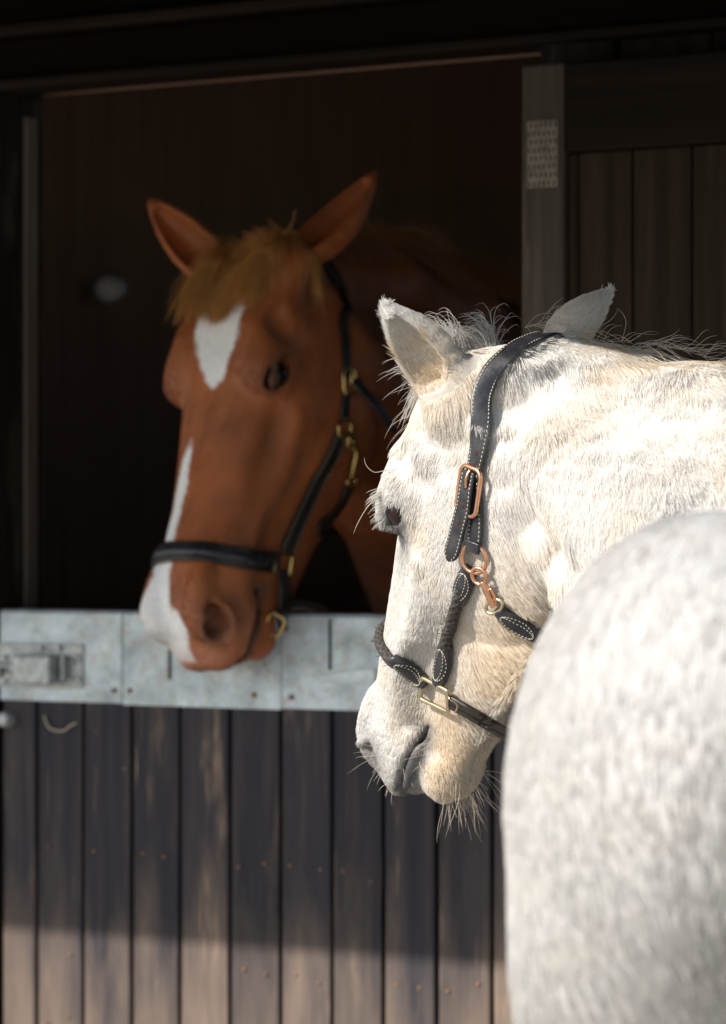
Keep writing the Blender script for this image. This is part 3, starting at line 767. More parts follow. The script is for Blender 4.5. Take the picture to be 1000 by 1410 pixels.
def eyes(parent, fr, iris):
    for s in (1, -1):
        bm = bmesh.new(); bmesh.ops.create_uvsphere(bm, u_segments=40, v_segments=28, radius=1)
        me = bpy.data.meshes.new('eye'); bm.to_mesh(me); bm.free(); me.polygons.foreach_set('use_smooth', np.ones(len(me.polygons), bool))
        v = np.zeros(len(me.vertices)*3); me.vertices.foreach_get('co', v); v = v.reshape(-1, 3)
        rad = EYE_R*1.22; C = np.array([EYE_C[0] + .001, s*(EYE_C[1] + .0045), EYE_C[2] - .002])
        out = nrm(np.array([.25, s*1., .12]))                       # gaze, in head space
        dt = v @ out; e1 = nrm(np.array([math.cos(EYE_T), 0, -math.sin(EYE_T)])); e2 = np.cross(out, e1)
        a, b_ = v @ e1, v @ e2
        ir = (dt > 0) & (np.sqrt((a/.75)**2 + (b_/.62)**2) < 1); pu = (dt > 0) & (np.sqrt((a/.46)**2 + (b_/.22)**2) < 1)
        col = np.tile([[.007, .006, .006]], (len(v), 1)); col[ir] = iris; col[pu] = (.004, .004, .006)
        Wc = from_head(fr, C[None])[0] + dir_from_head(fr, v*rad*float(fr['S'][0]))
        me.vertices.foreach_set('co', world_mesh_to(parent, Wc).astype(F).ravel()); set_col(me, col)
        link('eye', me, M_eye, parent)

# ------------------------------------------------ white horse
white = empty('white_horse', (.43, 3.3, 0))
tag(white, 'shaggy white horse in sunlight with its back to us, head turned to the stable', 'horse')
Vf, Ff, Vb, Fb = horse_mesh(white_sdf, (-.10, 3.70, 1.00), (.50, 4.48, 1.84), .0030, (-.2, 2.35, -.02), (.95, 4.5, 1.86), .013)
def blob(C, c, r): return np.exp(-(((C - np.array(c))/np.array(r))**2).sum(1))
def white_color(P, hair=False):
    """natural coat colour of the white horse: ivory, tan under the jaw and on the poll, grey skin on muzzle and round the eyes"""
    C = to_head(WF, P).astype(float); A = C.copy(); A[:, 1] = np.abs(A[:, 1])
    base = np.tile([[.525, .512, .492]], (len(P), 1))
    n = vnoise(P, 14., 3)[:, 0]; n2 = vnoise(P, 45., 4)[:, 0]
    inb = (C[:, 0] > -.2) & (C[:, 0] < .66) & (np.abs(C[:, 1]) < .2) & (C[:, 2] > -.34)
    tan = .62*blob(A, (.27, .05, -.21), (.13, .07, .055)) + .55*blob(A, (.50, .03, -.16), (.10, .05, .03)) + .35*blob(A, (.44, .05, -.13), (.06, .04, .03)) + .6*blob(A, (.0, .075, -.02), (.05, .04, .05))
    tan = np.where(inb, tan, 0) + .16*np.clip(n - .1, 0, 1)*(P[:, 1] > 3.68) + .10*np.clip(n2, 0, 1)
    tan = tan + .5*np.exp(-((P[:, 2] - 1.59)/.03)**2)*(P[:, 0] > .24)*(P[:, 1] > 3.68)*np.clip(.5 + n2, 0, 1)
    tan = tan + .45*smooth01(1.06 - P[:, 2], 0, .14)*(P[:, 1] < 3.6)*np.clip(.6 + n, 0, 1)
    base = base*(1 - np.clip(tan, 0, .9)[:, None]) + np.array([.56, .45, .31])*np.clip(tan, 0, .9)[:, None]
    zl = -.1105 + .05*(C[:, 0] - .55)
    gy = 1.0*np.exp(-((C[:, 2] - zl*1.02 + .002)/.0135)**2)*smooth01(C[:, 0], .455, .49)*(np.abs(C[:, 1]) < .1)
    gy = gy + 1.0*blob(A, (.572, .056, -.050), (.030, .034, .026)) + .45*blob(A, (.60, .0, -.10), (.02, .05, .022))
    gy = gy + 1.1*blob(A, (EYE_C[0] + .004, EYE_C[1] + .012, EYE_C[2] - .008), (.030, .03, .017)) + .25*blob(A, (.24, .08, -.03), (.02, .03, .02))
    gy = np.where(inb, gy*1.08, 0)*(.8 + .35*np.clip(n2 + .2, -.5, .6))
    spk = (vnoise(P, 210., 8)[:, 0] > .62)*smooth01(C[:, 0], .50, .54)*.3*inb; gy = np.clip(gy + spk, 0, .97)
    base = base*(1 - gy[:, None]) + np.array([.075, .072, .078])*gy[:, None]
    return base, gy, C
cw, gyw, Cw = white_color(Vf); cb_, _, _ = white_color(Vb)
# inside of the ears pinkish grey
me = np_mesh('body', world_mesh_to(white, np.concatenate([Vf, Vb])), np.concatenate([Ff, Fb + len(Vf)]))
set_col(me, np.concatenate([cw*.80, cb_*.74])); link('body', me, M_wskin, white)
eyes(white, WF, (.018, .006, .003))
hd = lambda v: nrm(dir_from_head(WF, v))
def white_flow(P):
    C = to_head(WF, P).astype(float)
    wh = smooth01(C[:, 0] + .6*C[:, 2], -.06, .04)[:, None]*((C[:, 2] > -.30) & (C[:, 0] > -.12))[:, None]
    jaw = smooth01(-C[:, 2], .10, .20)[:, None]
    fh = hd((1, 0, -.10)) * (1 - jaw) + hd((.35, 0, -1.))*jaw
    fn = np.tile([[.30, -.15, -.92]], (len(P), 1))
    fb = np.tile([[.0, -.35, -.95]], (len(P), 1))
    f = fh*wh + fn*(1 - wh)
    # ears: along the ear to its tip
    for e in W_PRM['ears']:
        b, t = from_head(WF, [e[0]])[0], from_head(WF, [e[1]])[0]; ax = t - b; L = np.linalg.norm(ax); ax /= L
        q = (P - b); tt = q @ ax/L; dist = np.linalg.norm(q - np.clip(tt, 0, 1)[:, None]*ax*L, axis=1)
        m = ((dist < .055) & (tt > .12))[:, None]; f = np.where(m, ax, f)
    return np.where((P[:, 1] < 3.63)[:, None], fb, f)
def ear_mask(P, fr, prm, lim=.055):
    out = np.zeros(len(P))
    for e in prm['ears']:
        b, t = from_head(fr, [e[0]])[0], from_head(fr, [e[1]])[0]; ax = t - b; L = np.linalg.norm(ax); ax /= L
        q = (P - b); tt = q @ ax/L; dist = np.linalg.norm(q - np.clip(tt, 0, 1)[:, None]*ax*L, axis=1)
        out = np.maximum(out, (dist < lim)*smooth01(tt, .05, .2))
    return out
def wdens(c, n):
    C = to_head(WF, c)
    d = np.where((C[:, 0] > .50), .9, 1.0)*np.where(n @ np.array([0, 1., 0]) > .45, .35, 1.0)       # fewer hairs on the side turned to the stable
    de = np.linalg.norm((np.stack([C[:, 0], np.abs(C[:, 1]), C[:, 2]], 1) - np.array(EYE_C) - np.array([0, .012, 0])), axis=1)
    return d*(de > .020)
Pr = sample_mesh(Vf, Ff, 320000, wdens)
col, gy, Cr = white_color(Pr); em = ear_mask(Pr, WF, W_PRM)
ln = np.interp(Cr[:, 0], [-.1, .0, .12, .25, .45, .52, .6], [.026, .023, .018, .015, .013, .010, .008])
ln = ln*(1 + .9*smooth01(-Cr[:, 2], .14, .22)*(Cr[:, 0] < .45)*(Cr[:, 0] > .05)); ln = ln*(1 - .55*gy); ln = np.where(em > 0, .013, ln)
hp = grow(white_sdf, Pr, white_flow, ln, lift=.17, droop=.10, wild=.12, k=4, clump=8, clump_amt=.28, seed=3, nz=.5)
col = col*1.50*rng.uniform(.90, 1.10, (len(Pr), 1))
hair_obj('coat', white, hp, np.array([.00036, .00036, .00028, .00009]), col, M_whair)
bm_ = (Vb[Fb].mean(1)[:, 1] < 3.82)
Pr = sample_mesh(Vb, Fb[bm_], 130000, lambda c, n: (c[:, 2] > .35)*np.where(n @ np.array([.5, .85, 0]) > .5, .25, 1.0))
col, _, _ = white_color(Pr); ln = np.full(len(Pr), .020) + .014*smooth01(1.15 - Pr[:, 2], 0, .2)
hp = grow(white_sdf, Pr, white_flow, ln, lift=.09, droop=.1, wild=.08, k=4, clump=None, seed=5, nz=.12)
hair_obj('body_coat', white, hp, np.array([.0008, .0008, .0006, .0003]), col*.98*rng.uniform(.96, 1.04, (len(Pr), 1)), M_whair)

def strands(roots, dirs, L, k=8, curl=.0, gravity=.3, wild=.2, seed=0, sdf=None, off=.004, stiff=.0, freq=18.):
    """long free hairs integrated step by step; kept outside the skin when a surface is given"""
    r = np.random.default_rng(seed); n = len(roots); L = np.broadcast_to(L, (n,))[:, None]*r.uniform(.65, 1.25, (n, 1))
    d = nrm(dirs + r.normal(0, wild, (n, 3))); P = np.asarray(roots, float).copy(); out = [P.copy()]
    ph = r.uniform(0, 6.28, (n, 1)); fr = r.uniform(.7, 1.3, (n, 1))*freq; ax1 = nrm(r.normal(size=(n, 3))); ax2 = nrm(np.cross(ax1, d))
    for i in range(1, k):
        t = i/(k - 1)
        dd = nrm(d + np.array([0, 0, -gravity])*t**1.2 + curl*(ax1*np.sin(ph + fr*t) + ax2*np.cos(ph + fr*t)))
        P = P + dd*L/(k - 1)
        if sdf is not None:
            s = sdf(P.astype(F)); m = s < off
            if m.any(): P[m] = P[m] + grad(sdf, P[m])*(off - s[m])[:, None]
        out.append(P.copy())
    return np.stack(out, 1)
def head_pts(fr, sdf, C, off=0.0):
    P = project(sdf, from_head(fr, C), 5); return P + off*grad(sdf, P)
# mane along the crest
def crest_line(sdf, pts, n, side):
    L = catmull(pts, n); P = project(sdf, L, 6); return P
n = 6500; t = rng.uniform(0, 1, n)
cl = catmull([(.152, 4.057, 1.605), (.193, 4.04, 1.61), (.248, 4.02, 1.596), (.313, 3.98, 1.587), (.368, 3.94, 1.573), (.432, 3.855, 1.518), (.497, 3.735, 1.463)], 400)
rt = cl[(t*399).astype(int)] + np.stack([rng.normal(0, .006, n), rng.normal(0, .012, n), np.zeros(n)], 1); rt = project(white_sdf, rt, 4)
side = np.where(rng.uniform(0, 1, n) < .5, -1., 1.)[:, None]
lockn = vnoise(rt, 30., 12)
dr = np.array([.85, -.15, .02]) + side*np.array([-.1, .55, -.0]) + lockn*.35
mp = strands(rt, dr, .072 + .03*rng.uniform(-1, 1, n), 9, .16, 1.0, .12, 4, white_sdf, .003, freq=7.)
mc = np.array([.60, .56, .50])*(1 - .0) + rng.normal(0, .03, (n, 1)); tn = (rng.uniform(0, 1, (n, 1)) < .3); mc = np.where(tn, np.array([.52, .40, .25]) + rng.normal(0, .03, (n, 1)), mc)
hair_obj('mane', white, mp, np.array([.00032]*6 + [.00026, .00018, .00007]), mc, M_whair)
n = 130; rt = cl[(rng.uniform(.12, .95, n)*399).astype(int)]; mp = strands(rt, np.array([.85, -.1, .28]), .042, 11, .3, .6, .4, 9, white_sdf, .004, freq=5.)
hair_obj('stray_mane', white, mp, np.array([.0002]*8 + [.00016, .0001, .00005]), np.tile([[.62, .57, .50]], (n, 1)), M_whair)
# hair in the near ear
n = 420; e = W_PRM['ears'][0]; b0, t0 = from_head(WF, [e[0]])[0].astype(float), from_head(WF, [e[1]])[0].astype(float); ax = nrm(t0 - b0); fc_ = nrm(dir_from_head(WF, e[2]))
u = rng.uniform(-.02, .55, n); sd_ = nrm(np.cross(ax, fc_)); rt = b0 + ax*u[:, None]*np.linalg.norm(t0 - b0) + sd_*rng.normal(0, .010, (n, 1)) + fc_*.004; rt = project(white_sdf, rt, 6)
mp = strands(rt, ax*1.0 + fc_*.12, .020, 7, .10, .05, .2, 31, None)
hair_obj('ear_hair', white, mp, np.array([.0002]*5 + [.00014, .00006]), np.array([.66, .56, .42]) + rng.normal(0, .05, (n, 1)), M_whair)
# forelock falling over the forehead between the ears
n = 3400; C0 = np.stack([rng.uniform(-.02, .035, n), rng.uniform(-.045, .055, n), np.full(n, .0)], 1); rt = head_pts(WF, white_sdf, C0)
dr = hd((.80, .10, .55)) + vnoise(rt, 45., 21)*.25; up2 = rng.uniform(0, 1, n) < .6; dr[up2] = (np.array([-.25, .15, .55]) + vnoise(rt, 45., 22)*.3)[up2]
mp = strands(rt, dr, .058, 9, .12, 1.1, .12, 5, white_sdf, .003, freq=5.)
hair_obj('forelock', white, mp, np.array([.00024]*7 + [.00018, .00006]), np.array([.60, .57, .53]) + rng.normal(0, .03, (n, 1)), M_whair)
# wisps beside the forehead, feelers, lashes, whiskers
def wp(lst, Y): return np.array([pix(a, b_, Y) for a, b_ in lst])
n = 70; C0 = np.stack([rng.uniform(.03, .085, n), rng.uniform(-.01, .05, n), np.full(n, .03)], 1); rt = head_pts(WF, white_sdf, C0)
mp = strands(rt, hd((.95, .15, .50)), .052, 9, .28, .5, .3, 6, white_sdf, .004, freq=4.)
hair_obj('forehead_wisps', white, mp, np.array([.00018]*6 + [.00015, .0001, .00005]), np.tile([[.6, .56, .5]], (n, 1)), M_whair)
def feelers(pixlists, rad=.00035, fr=WF, sdf=white_sdf):
    out = []
    for lst in pixlists:
        a = cast(sdf, [lst[0]])[0]; Y = a[1]; pts = [a] + [np.array(pix(x, y, Y)) for x, y in lst[1:]]
        out.append(resample(catmull(pts, 40), 12))
    return np.array(out)
fe = feelers([[(535, 690), (522, 683), (505, 700), (492, 722), (487, 735)], [(535, 688), (525, 680), (512, 684), (503, 692)], [(548, 646), (530, 648), (515, 650), (504, 640), (502, 630)],
              [(540, 735), (533, 738), (526, 738), (521, 733)], [(543, 742), (536, 746), (530, 752), (527, 755)], [(562, 560), (548, 588), (538, 602)], [(568, 552), (552, 575), (544, 600)], [(565, 570), (556, 592), (553, 608), (548, 612)]])
hair_obj('feelers', white, fe, np.array([.00035]*9 + [.0003, .0002, .0001]), np.tile([[.60, .52, .42]], (len(fe), 1)), M_whair)
n = 170; a = rng.uniform(-1, 1, n); C0 = np.stack([EYE_C[0] - .004 + .018*a, EYE_C[1] + .014 - .004*a*a + np.zeros(n), EYE_C[2] + .0125 - .007*a - .003*a*a], 1)
rt = head_pts(WF, white_sdf, C0); mp = strands(rt, hd((.45, .75, .45)), .022, 6, .05, .5, .2, 8)
hair_obj('eyelashes', white, mp, np.array([.0003]*4 + [.0002, .0001]), np.tile([[.66, .64, .60]], (n, 1)), M_whair)
n = 120; C0 = np.concatenate([np.stack([rng.uniform(.53, .585, 70), rng.uniform(-.03, .035, 70), np.full(70, -.17)], 1), np.stack([rng.uniform(.555, .60, 35), rng.uniform(-.03, .045, 35), rng.uniform(-.105, -.06, 35)], 1),
                             np.stack([rng.uniform(.49, .54, 15), rng.uniform(.03, .05, 15), rng.uniform(-.16, -.12, 15)], 1)])
rt = head_pts(WF, white_sdf, C0); N_ = grad(white_sdf, rt); N_ = N_*.9 + np.array([0, 0, -.35])
mp = strands(rt, N_, np.where(np.arange(n) < 70, .034, .028)*rng.choice([.6, 1., 1.5], n), 9, .16, .35, .32, 10, freq=4.)
hair_obj('whiskers', white, mp, np.array([.00022]*6 + [.00017, .00011, .00005]), np.array([.60, .52, .42]) + rng.normal(0, .06, (n, 1)), M_whair)
# tail, out of the picture to the right
n = 900; rt = np.array([.39, 2.575, 1.21]) + rng.normal(0, .018, (n, 3)); mp = strands(rt, np.array([0, -.8, -.3]), .75, 12, .05, 2.2, .1, 13, white_sdf, .01)
hair_obj('tail', white, mp, np.full(12, .0009), np.tile([[.55, .5, .43]], (n, 1)), M_whair)

# ------------------------------------------------ chestnut horse
chest = empty('chestnut_horse', (.5, 7.0, 0))
tag(chest, 'chestnut horse with a white star and stripe looking out over the half door', 'horse')
Vf, Ff, Vb, Fb = horse_mesh(chest_sdf, (-.56, 5.05, 1.06), (.12, 6.05, 2.16), .0036, (-.7, 5.0, -.02), (1.5, 8.4, 2.2), .016)
def chest_color(P):
    C = to_head(CF, P).astype(float); A = C.copy(); A[:, 1] = np.abs(A[:, 1]); y = C[:, 1]
    n = vnoise(P, 12., 31)[:, 0]; n2 = vnoise(P, 40., 32)[:, 0]; n3 = vnoise(P, 110., 33)[:, 0]
    base = np.array([.335, .095, .025])*(1 + .16*n[:, None] + .10*n2[:, None] + .05*n3[:, None])
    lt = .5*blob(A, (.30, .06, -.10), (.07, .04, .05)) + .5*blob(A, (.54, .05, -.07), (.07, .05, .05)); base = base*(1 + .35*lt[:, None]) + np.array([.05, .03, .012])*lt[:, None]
    front = C[:, 2] > -.075
    j = .006*n2 + .0035*n3
    # star
    yc = .004; hw = np.interp(C[:, 0], [.066, .080, .105, .135, .165, .198, .225], [.0, .032, .043, .043, .036, .018, .0])
    st_ = smooth01(hw - np.abs(y - yc - .10*(C[:, 0] - .11)) + j*.9, -.003, .005)*(C[:, 2] > -.03)*(C[:, 0] > .05)*(C[:, 0] < .23)
    # stripe down the nose to the upper lip
    yc2 = np.interp(C[:, 0], [.26, .34, .45, .53, .60], [-.014, -.022, -.025, -.024, -.018]); hw2 = np.interp(C[:, 0], [.285, .32, .38, .46, .50, .54, .575, .60], [.0, .005, .013, .015, .016, .026, .036, .022])
    sp = smooth01(hw2 - np.abs(y - yc2) + j*.9, -.003, .005)*(C[:, 0] > .26)*(C[:, 0] < .612)*front
    wh = np.clip(st_ + sp, 0, 1)[:, None]
    col = base*(1 - wh) + np.array([.90, .89, .88])*wh
    rim = np.clip(.9*blob(A, (.570, .054, -.046), (.052, .04, .044)) - 1.1*blob(A, (.570, .054, -.046), (.036, .04, .030)), 0, 1)
    col = col*(1 - .5*rim[:, None]) + np.array([.34, .27, .22])*.5*rim[:, None]
    pk = .95*blob(A, (.600, .010, -.088), (.020, .030, .024)); col = col*(1 - pk[:, None]) + np.array([.42, .20, .13])*pk[:, None]
    zl = -.1105 + .05*(C[:, 0] - .55); zl = -.05 + (zl + .05)*1.16
    dk = .75*np.exp(-((C[:, 2] - zl)/.009)**2)*smooth01(C[:, 0], .46, .50)*(C[:, 0] < .66)
    dk = dk + 1.15*blob(A, (.570, .054, -.046), (.028, .030, .023)) + 1.0*blob(A, (EYE_C[0], EYE_C[1] + .010, EYE_C[2] + .003), (.030, .03, .022)) + .28*blob(A, (.15, .07, .0), (.05, .03, .03)) + .22*blob(A, (.30, .085, -.05), (.06, .03, .02)) + .35*blob(A, (.475, .05, -.13), (.014, .04, .02))  # brow and cheek hollows also darkened in the colour, as painted shading
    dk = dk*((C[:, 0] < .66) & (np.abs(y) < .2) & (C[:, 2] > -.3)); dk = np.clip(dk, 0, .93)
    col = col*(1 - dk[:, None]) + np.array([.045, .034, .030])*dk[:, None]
    return col, C
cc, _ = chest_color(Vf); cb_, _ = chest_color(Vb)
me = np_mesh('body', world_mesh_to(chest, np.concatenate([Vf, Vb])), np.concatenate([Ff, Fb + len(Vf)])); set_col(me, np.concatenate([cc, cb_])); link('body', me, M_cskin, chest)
eyes(chest, CF, (.030, .014, .008))
hc_ = lambda v: nrm(dir_from_head(CF, v))
def chest_flow(P):
    C = to_head(CF, P).astype(float); wh = smooth01(C[:, 0], -.05, .04)[:, None]; jaw = smooth01(-C[:, 2], .10, .20)[:, None]
    f = (hc_((1, 0, -.1))*(1 - jaw) + hc_((.4, 0, -1.))*jaw)*wh + np.array([.45, .6, -.6])*(1 - wh)
    for e in C_PRM['ears']:
        b, t = from_head(CF, [e[0]])[0], from_head(CF, [e[1]])[0]; ax = t - b; L = np.linalg.norm(ax); ax /= L
        q = (P - b); tt = q @ ax/L; dist = np.linalg.norm(q - np.clip(tt, 0, 1)[:, None]*ax*L, axis=1)
        f = np.where(((dist < .06) & (tt > .12))[:, None], ax, f)
    return f
def cdens(c, n):
    C = to_head(CF, c); de = np.linalg.norm((np.stack([C[:, 0], np.abs(C[:, 1]), C[:, 2]], 1) - np.array(EYE_C) - np.array([0, .012, 0])), axis=1)
    dn = np.linalg.norm((np.stack([C[:, 0], np.abs(C[:, 1]), C[:, 2]], 1) - np.array([.566, .056, -.046]))/np.array([1, 1, 1]), axis=1)
    return (de > .021)*(dn > .029)*np.where(n[:, 1] > .5, .3, 1.)
Pr = sample_mesh(Vf, Ff, 130000, cdens); col, Cr = chest_color(Pr)
hp = grow(chest_sdf, Pr, chest_flow, np.full(len(Pr), .0095), lift=.12, wild=.10, k=3, clump=12, clump_amt=.12, seed=23, nz=.3)
hair_obj('coat', chest, hp, np.array([.00032, .00030, .0001]), col*rng.uniform(.84, 1.18, (len(Pr), 1)), M_chair)
# forelock brushed over the forehead
n = 4200; C0 = np.stack([rng.uniform(-.055, .03, n), rng.uniform(-.050, .058, n), np.full(n, .005)], 1); rt = head_pts(CF, chest_sdf, C0)
lk = vnoise(rt, 50., 41)
dr = hc_((.95, -.0, .30)) + lk*.24 + (C0[:, 1:2]*2.2 + .02)*hc_((0, 1., 0)); up2 = rng.uniform(0, 1, n) < .15; dr[up2] = (hc_((.1, 0, 1.)) + lk*.5)[up2]
mp = strands(rt, dr, .104 - .9*np.clip(C0[:, 0], -.03, .04) - .07*up2, 11, .08, .7, .10, 42, chest_sdf, .005, freq=4.)
fc = np.array([.52, .26, .085])*(1 + .25*vnoise(rt, 60., 43)[:, :1]) + rng.normal(0, .02, (n, 1))
hair_obj('forelock', chest, mp, np.array([.0005]*8 + [.0004, .0003, .0001]), fc, M_chair)
n = 2500; cl = catmull([(-.14, 5.68, 1.83), (.02, 5.90, 1.84), (.16, 6.15, 1.805), (.32, 6.6, 1.68)], 400); t = rng.uniform(0, 1, n)
rt = project(chest_sdf, cl[(t*399).astype(int)] + rng.normal(0, .010, (n, 3)), 4)
sd = np.where(rng.uniform(0, 1, n) < .35, -1., 1.)[:, None]
mp = strands(rt, np.array([.3, .45, .55]) + sd*np.array([-.5, .35, 0]) + vnoise(rt, 30., 45)*.3, .12, 9, .12, 1.6, .15, 46, chest_sdf, .006, freq=5.)
hair_obj('mane', chest, mp, np.array([.0006]*7 + [.0004, .0001]), np.array([.34, .15, .05])*(1 + .25*rng.normal(0, .5, (n, 1))), M_chair)
n = 36; C0 = np.concatenate([np.stack([rng.uniform(.55, .59, 20), rng.uniform(-.03, .035, 20), np.full(20, -.18)], 1), np.stack([rng.uniform(.56, .60, 16), rng.uniform(-.05, .05, 16), rng.uniform(-.11, -.07, 16)], 1)])
rt = head_pts(CF, chest_sdf, C0); mp = strands(rt, grad(chest_sdf, rt), .025, 7, .1, .3, .25, 47); hair_obj('whiskers', chest, mp, np.full(7, .0002), np.tile([[.15, .08, .04]], (n, 1)), M_chair)
n = 700; rt = np.array([.98, 8.05, 1.25]) + rng.normal(0, .02, (n, 3)); mp = strands(rt, np.array([.3, .7, -.2]), .8, 12, .05, 2.2, .1, 48, chest_sdf, .01); hair_obj('tail', chest, mp, np.full(12, .0009), np.tile([[.3, .13, .05]], (n, 1)), M_chair)
# ---------------------------------------------------------------- halters
M_black = leather_mat('black worn leather', (.012, .012, .014), .36, (.045, .045, .050))
M_brownedge = leather_mat('dark brown leather', (.016, .011, .008), .42, (.035, .024, .017))
M_thread = plain_mat('pale waxed thread', (.50, .45, .36), .7)
M_copper = metal_mat('copper coloured fittings', (.72, .40, .25), .28, .3, 1.0, 120)
M_brass = metal_mat('worn brass fittings', (.62, .52, .34), .30, .35, 1.0, 120)
M_gold = metal_mat('bright brass fittings', (.80, .58, .22), .22, .25, 1.0, 120)
M_hole = plain_mat('punched hole', (.03, .008, .008), .8)
def rope_mat():
    m, nt, b = new_mat('black braided cord'); at = nd(nt, 'Attribute'); at.attribute_name = 'Col'
    nt.links.new(at.outputs['Color'], b.inputs['Base Color']); b.inputs['Roughness'].default_value = .75; b.inputs['Specular IOR Level'].default_value = .3
    bump(nt, b, noise(nt, coords(nt, (1, 1, 1), False), 900., 3, .6), .5, .0006); return m
M_rope = rope_mat()
class Rig:
    def __init__(s, root, fr, sdf): s.root, s.fr, s.sdf = root, fr, sdf
    def cast(s, pl):
        P = cast(s.sdf, pl, 3.2 if s.sdf is white_sdf else 4.6, 90); ok = np.abs(s.sdf(P.astype(F))) < .004
        return P[ok] if ok.any() else P
    def find(s, C, axis, vals, row):
        """the point of a family in head space that shows at the given photograph row"""
        Q = np.repeat(np.array([C], float), len(vals), 0); Q[:, axis] = vals; P = project(s.sdf, from_head(s.fr, Q), 5)
        y = HOR - F_PX*(P[:, 2] - CAM_H)/P[:, 1]; return to_head(s.fr, P[[int(np.argmin(np.abs(y - row)))]])[0]
    def lay(s, P, n, off):
        """smooth path laid on the horse, 'off' above the skin; returns path and outward directions"""
        P = resample(catmull(P, 120), n); P = project(s.sdf, P, 5).astype(float); 
        for _ in range(2): P[1:-1] = (P[:-2] + 2*P[1:-1] + P[2:])/4
        N = grad(s.sdf, P, .004).astype(float); o = np.broadcast_to(off, (n,))[:, None]
        for _ in range(2): N[1:-1] = nrm(N[:-2] + N[1:-1] + N[2:])
        return P + N*o, N
    def mirror(s, P): C = to_head(s.fr, P); C[:, 1] *= -1; return from_head(s.fr, C).astype(float)
    def loc(s, me):
        v, f = me_arrays(me); me.vertices.foreach_set('co', world_mesh_to(s.root, v).astype(F).ravel()); return me
    def add(s, name, me, mat, parent=None, kind=None):
        # parts and sub-parts share the root's space: sub-parts are parented to parts that sit at the origin of it
        return link(name, s.loc(me), mat, parent or s.root, kind)
    def strap(s, name, P, N, w, t, mat, taper=None, stitch=True, inset=.0028, parent=None, pitch=.0042):
        wd_ = None
        o = s.add(name, sweep(name, P, N, strap_prof(w, t), widths=taper), mat, parent)
        if stitch: s.stitch(o if parent is None else parent, P, N, w, t, taper, inset, pitch)
        return o
    def stitch(s, o, P, N, w, t, taper=None, inset=.0028, pitch=.0042):
        L = np.linalg.norm(np.diff(P, axis=0), axis=1).sum(); n = max(4, int(L/pitch)); Q = resample(P, n)
        M_ = np.stack([np.interp(np.linspace(0, 1, n), np.linspace(0, 1, len(N)), N[:, i]) for i in range(3)], 1)
        Tn = tangents(Q); M_ = nrm(M_ - (M_*Tn).sum(1, keepdims=True)*Tn); Bn = np.cross(Tn, M_)
        ws = np.interp(np.linspace(0, 1, n), np.linspace(0, 1, len(P)), np.ones(len(P)) if taper is None else taper)
        V = []; Fc = []
        for sd in (-1, 1):
            for i in range(1, n - 1): s.dash(V, Fc, Q[i] + Bn[i]*sd*(w/2*ws[i] - inset) + M_[i]*(t + .0001), Tn[i], M_[i], pitch*.62)
        s.add('stitching', mesh_py('stitching', V, Fc, True), M_thread, o, 'stuff')
    def dash(s, V, Fc, c, t, n, L, r=.00048):
        b = np.cross(t, n); k = len(V)
        for e, q in ((-.5, .35), (-.25, 1), (.25, 1), (.5, .35)):
            for a, u in ((-1, 0), (0, 1), (1, 0)): V.append(c + t*e*L + b*a*r*1.1*q + n*u*r*1.3*q)
        for i in range(3):
            Fc += [(k + 3*i, k + 3*i + 1, k + 3*i + 4, k + 3*i + 3), (k + 3*i + 1, k + 3*i + 2, k + 3*i + 5, k + 3*i + 4)]
    def oval_stitch(s, o, P, N, a, h, n=26):
        """a loop of stitches on a tab"""
        c = P[len(P)//2]; L = np.linalg.norm(np.diff(P, axis=0), axis=1).sum(); V = []; Fc = []
        S_ = np.concatenate([[0], np.cumsum(np.linalg.norm(np.diff(P, axis=0), axis=1))]); Tn = tangents(P)
        ring = []
        for i in range(n):
            th = 2*math.pi*i/n; u = L*(.5 + .36*math.cos(th)); x = a*math.sin(th)
            p = np.array([np.interp(u, S_, P[:, j]) for j in range(3)]); nn = nrm(np.array([np.interp(u, S_, N[:, j]) for j in range(3)])); tt = nrm(np.array([np.interp(u, S_, Tn[:, j]) for j in range(3)]))
            ring.append((p + np.cross(tt, nn)*x + nn*(h(x) if callable(h) else h), nn))
        for i in range(n):
            p, nn = ring[i]; q = ring[(i + 1) % n][0]; t = nrm(q - ring[i - 1][0]); s.dash(V, Fc, p, t, nn, .0026)
        s.add('stitching', mesh_py('stitching', V, Fc, True), M_thread, o, 'stuff')
    def rope(s, name, P, N, r, parent=None, plait=.0105):
        """round plaited cord: raised crossing strands"""
        L = np.linalg.norm(np.diff(P, axis=0), axis=1).sum(); n = int(L/.0011); m = 36; Q = resample(P, n); Tn = tangents(Q)
        M_ = np.stack([np.interp(np.linspace(0, 1, n), np.linspace(0, 1, len(N)), N[:, i]) for i in range(3)], 1)
        M_ = nrm(M_ - (M_*Tn).sum(1, keepdims=True)*Tn); Bn = np.cross(Tn, M_)
        sl = np.arange(n)[:, None]*(L/n); th = np.linspace(0, 2*math.pi, m, endpoint=False)[None]
        k = 4; A = np.sin(k*th + 2*math.pi*sl/plait); B = np.sin(k*th - 2*math.pi*sl/plait)
        h = np.maximum(A, B); low = (np.abs(A) + np.abs(B))*.5
        rr = r*(.90 + .13*np.clip(h, -.2, 1)); fray = 1 + .02*rng.normal(size=rr.shape); rr = rr*fray
        V = Q[:, None] + (Bn[:, None]*np.cos(th)[..., None] + M_[:, None]*np.sin(th)[..., None])*rr[..., None] + M_[:, None]*r*.8
        idx = np.arange(n*m).reshape(n, m); a = idx[:-1]; c = idx[1:]
        Fq = np.stack([a, np.roll(a, -1, 1), np.roll(c, -1, 1), c], -1).reshape(-1, 4)
        me = np_mesh(name, V.reshape(-1, 3), Fq); g = np.clip(.5 + .5*h, 0, 1).reshape(-1, 1)
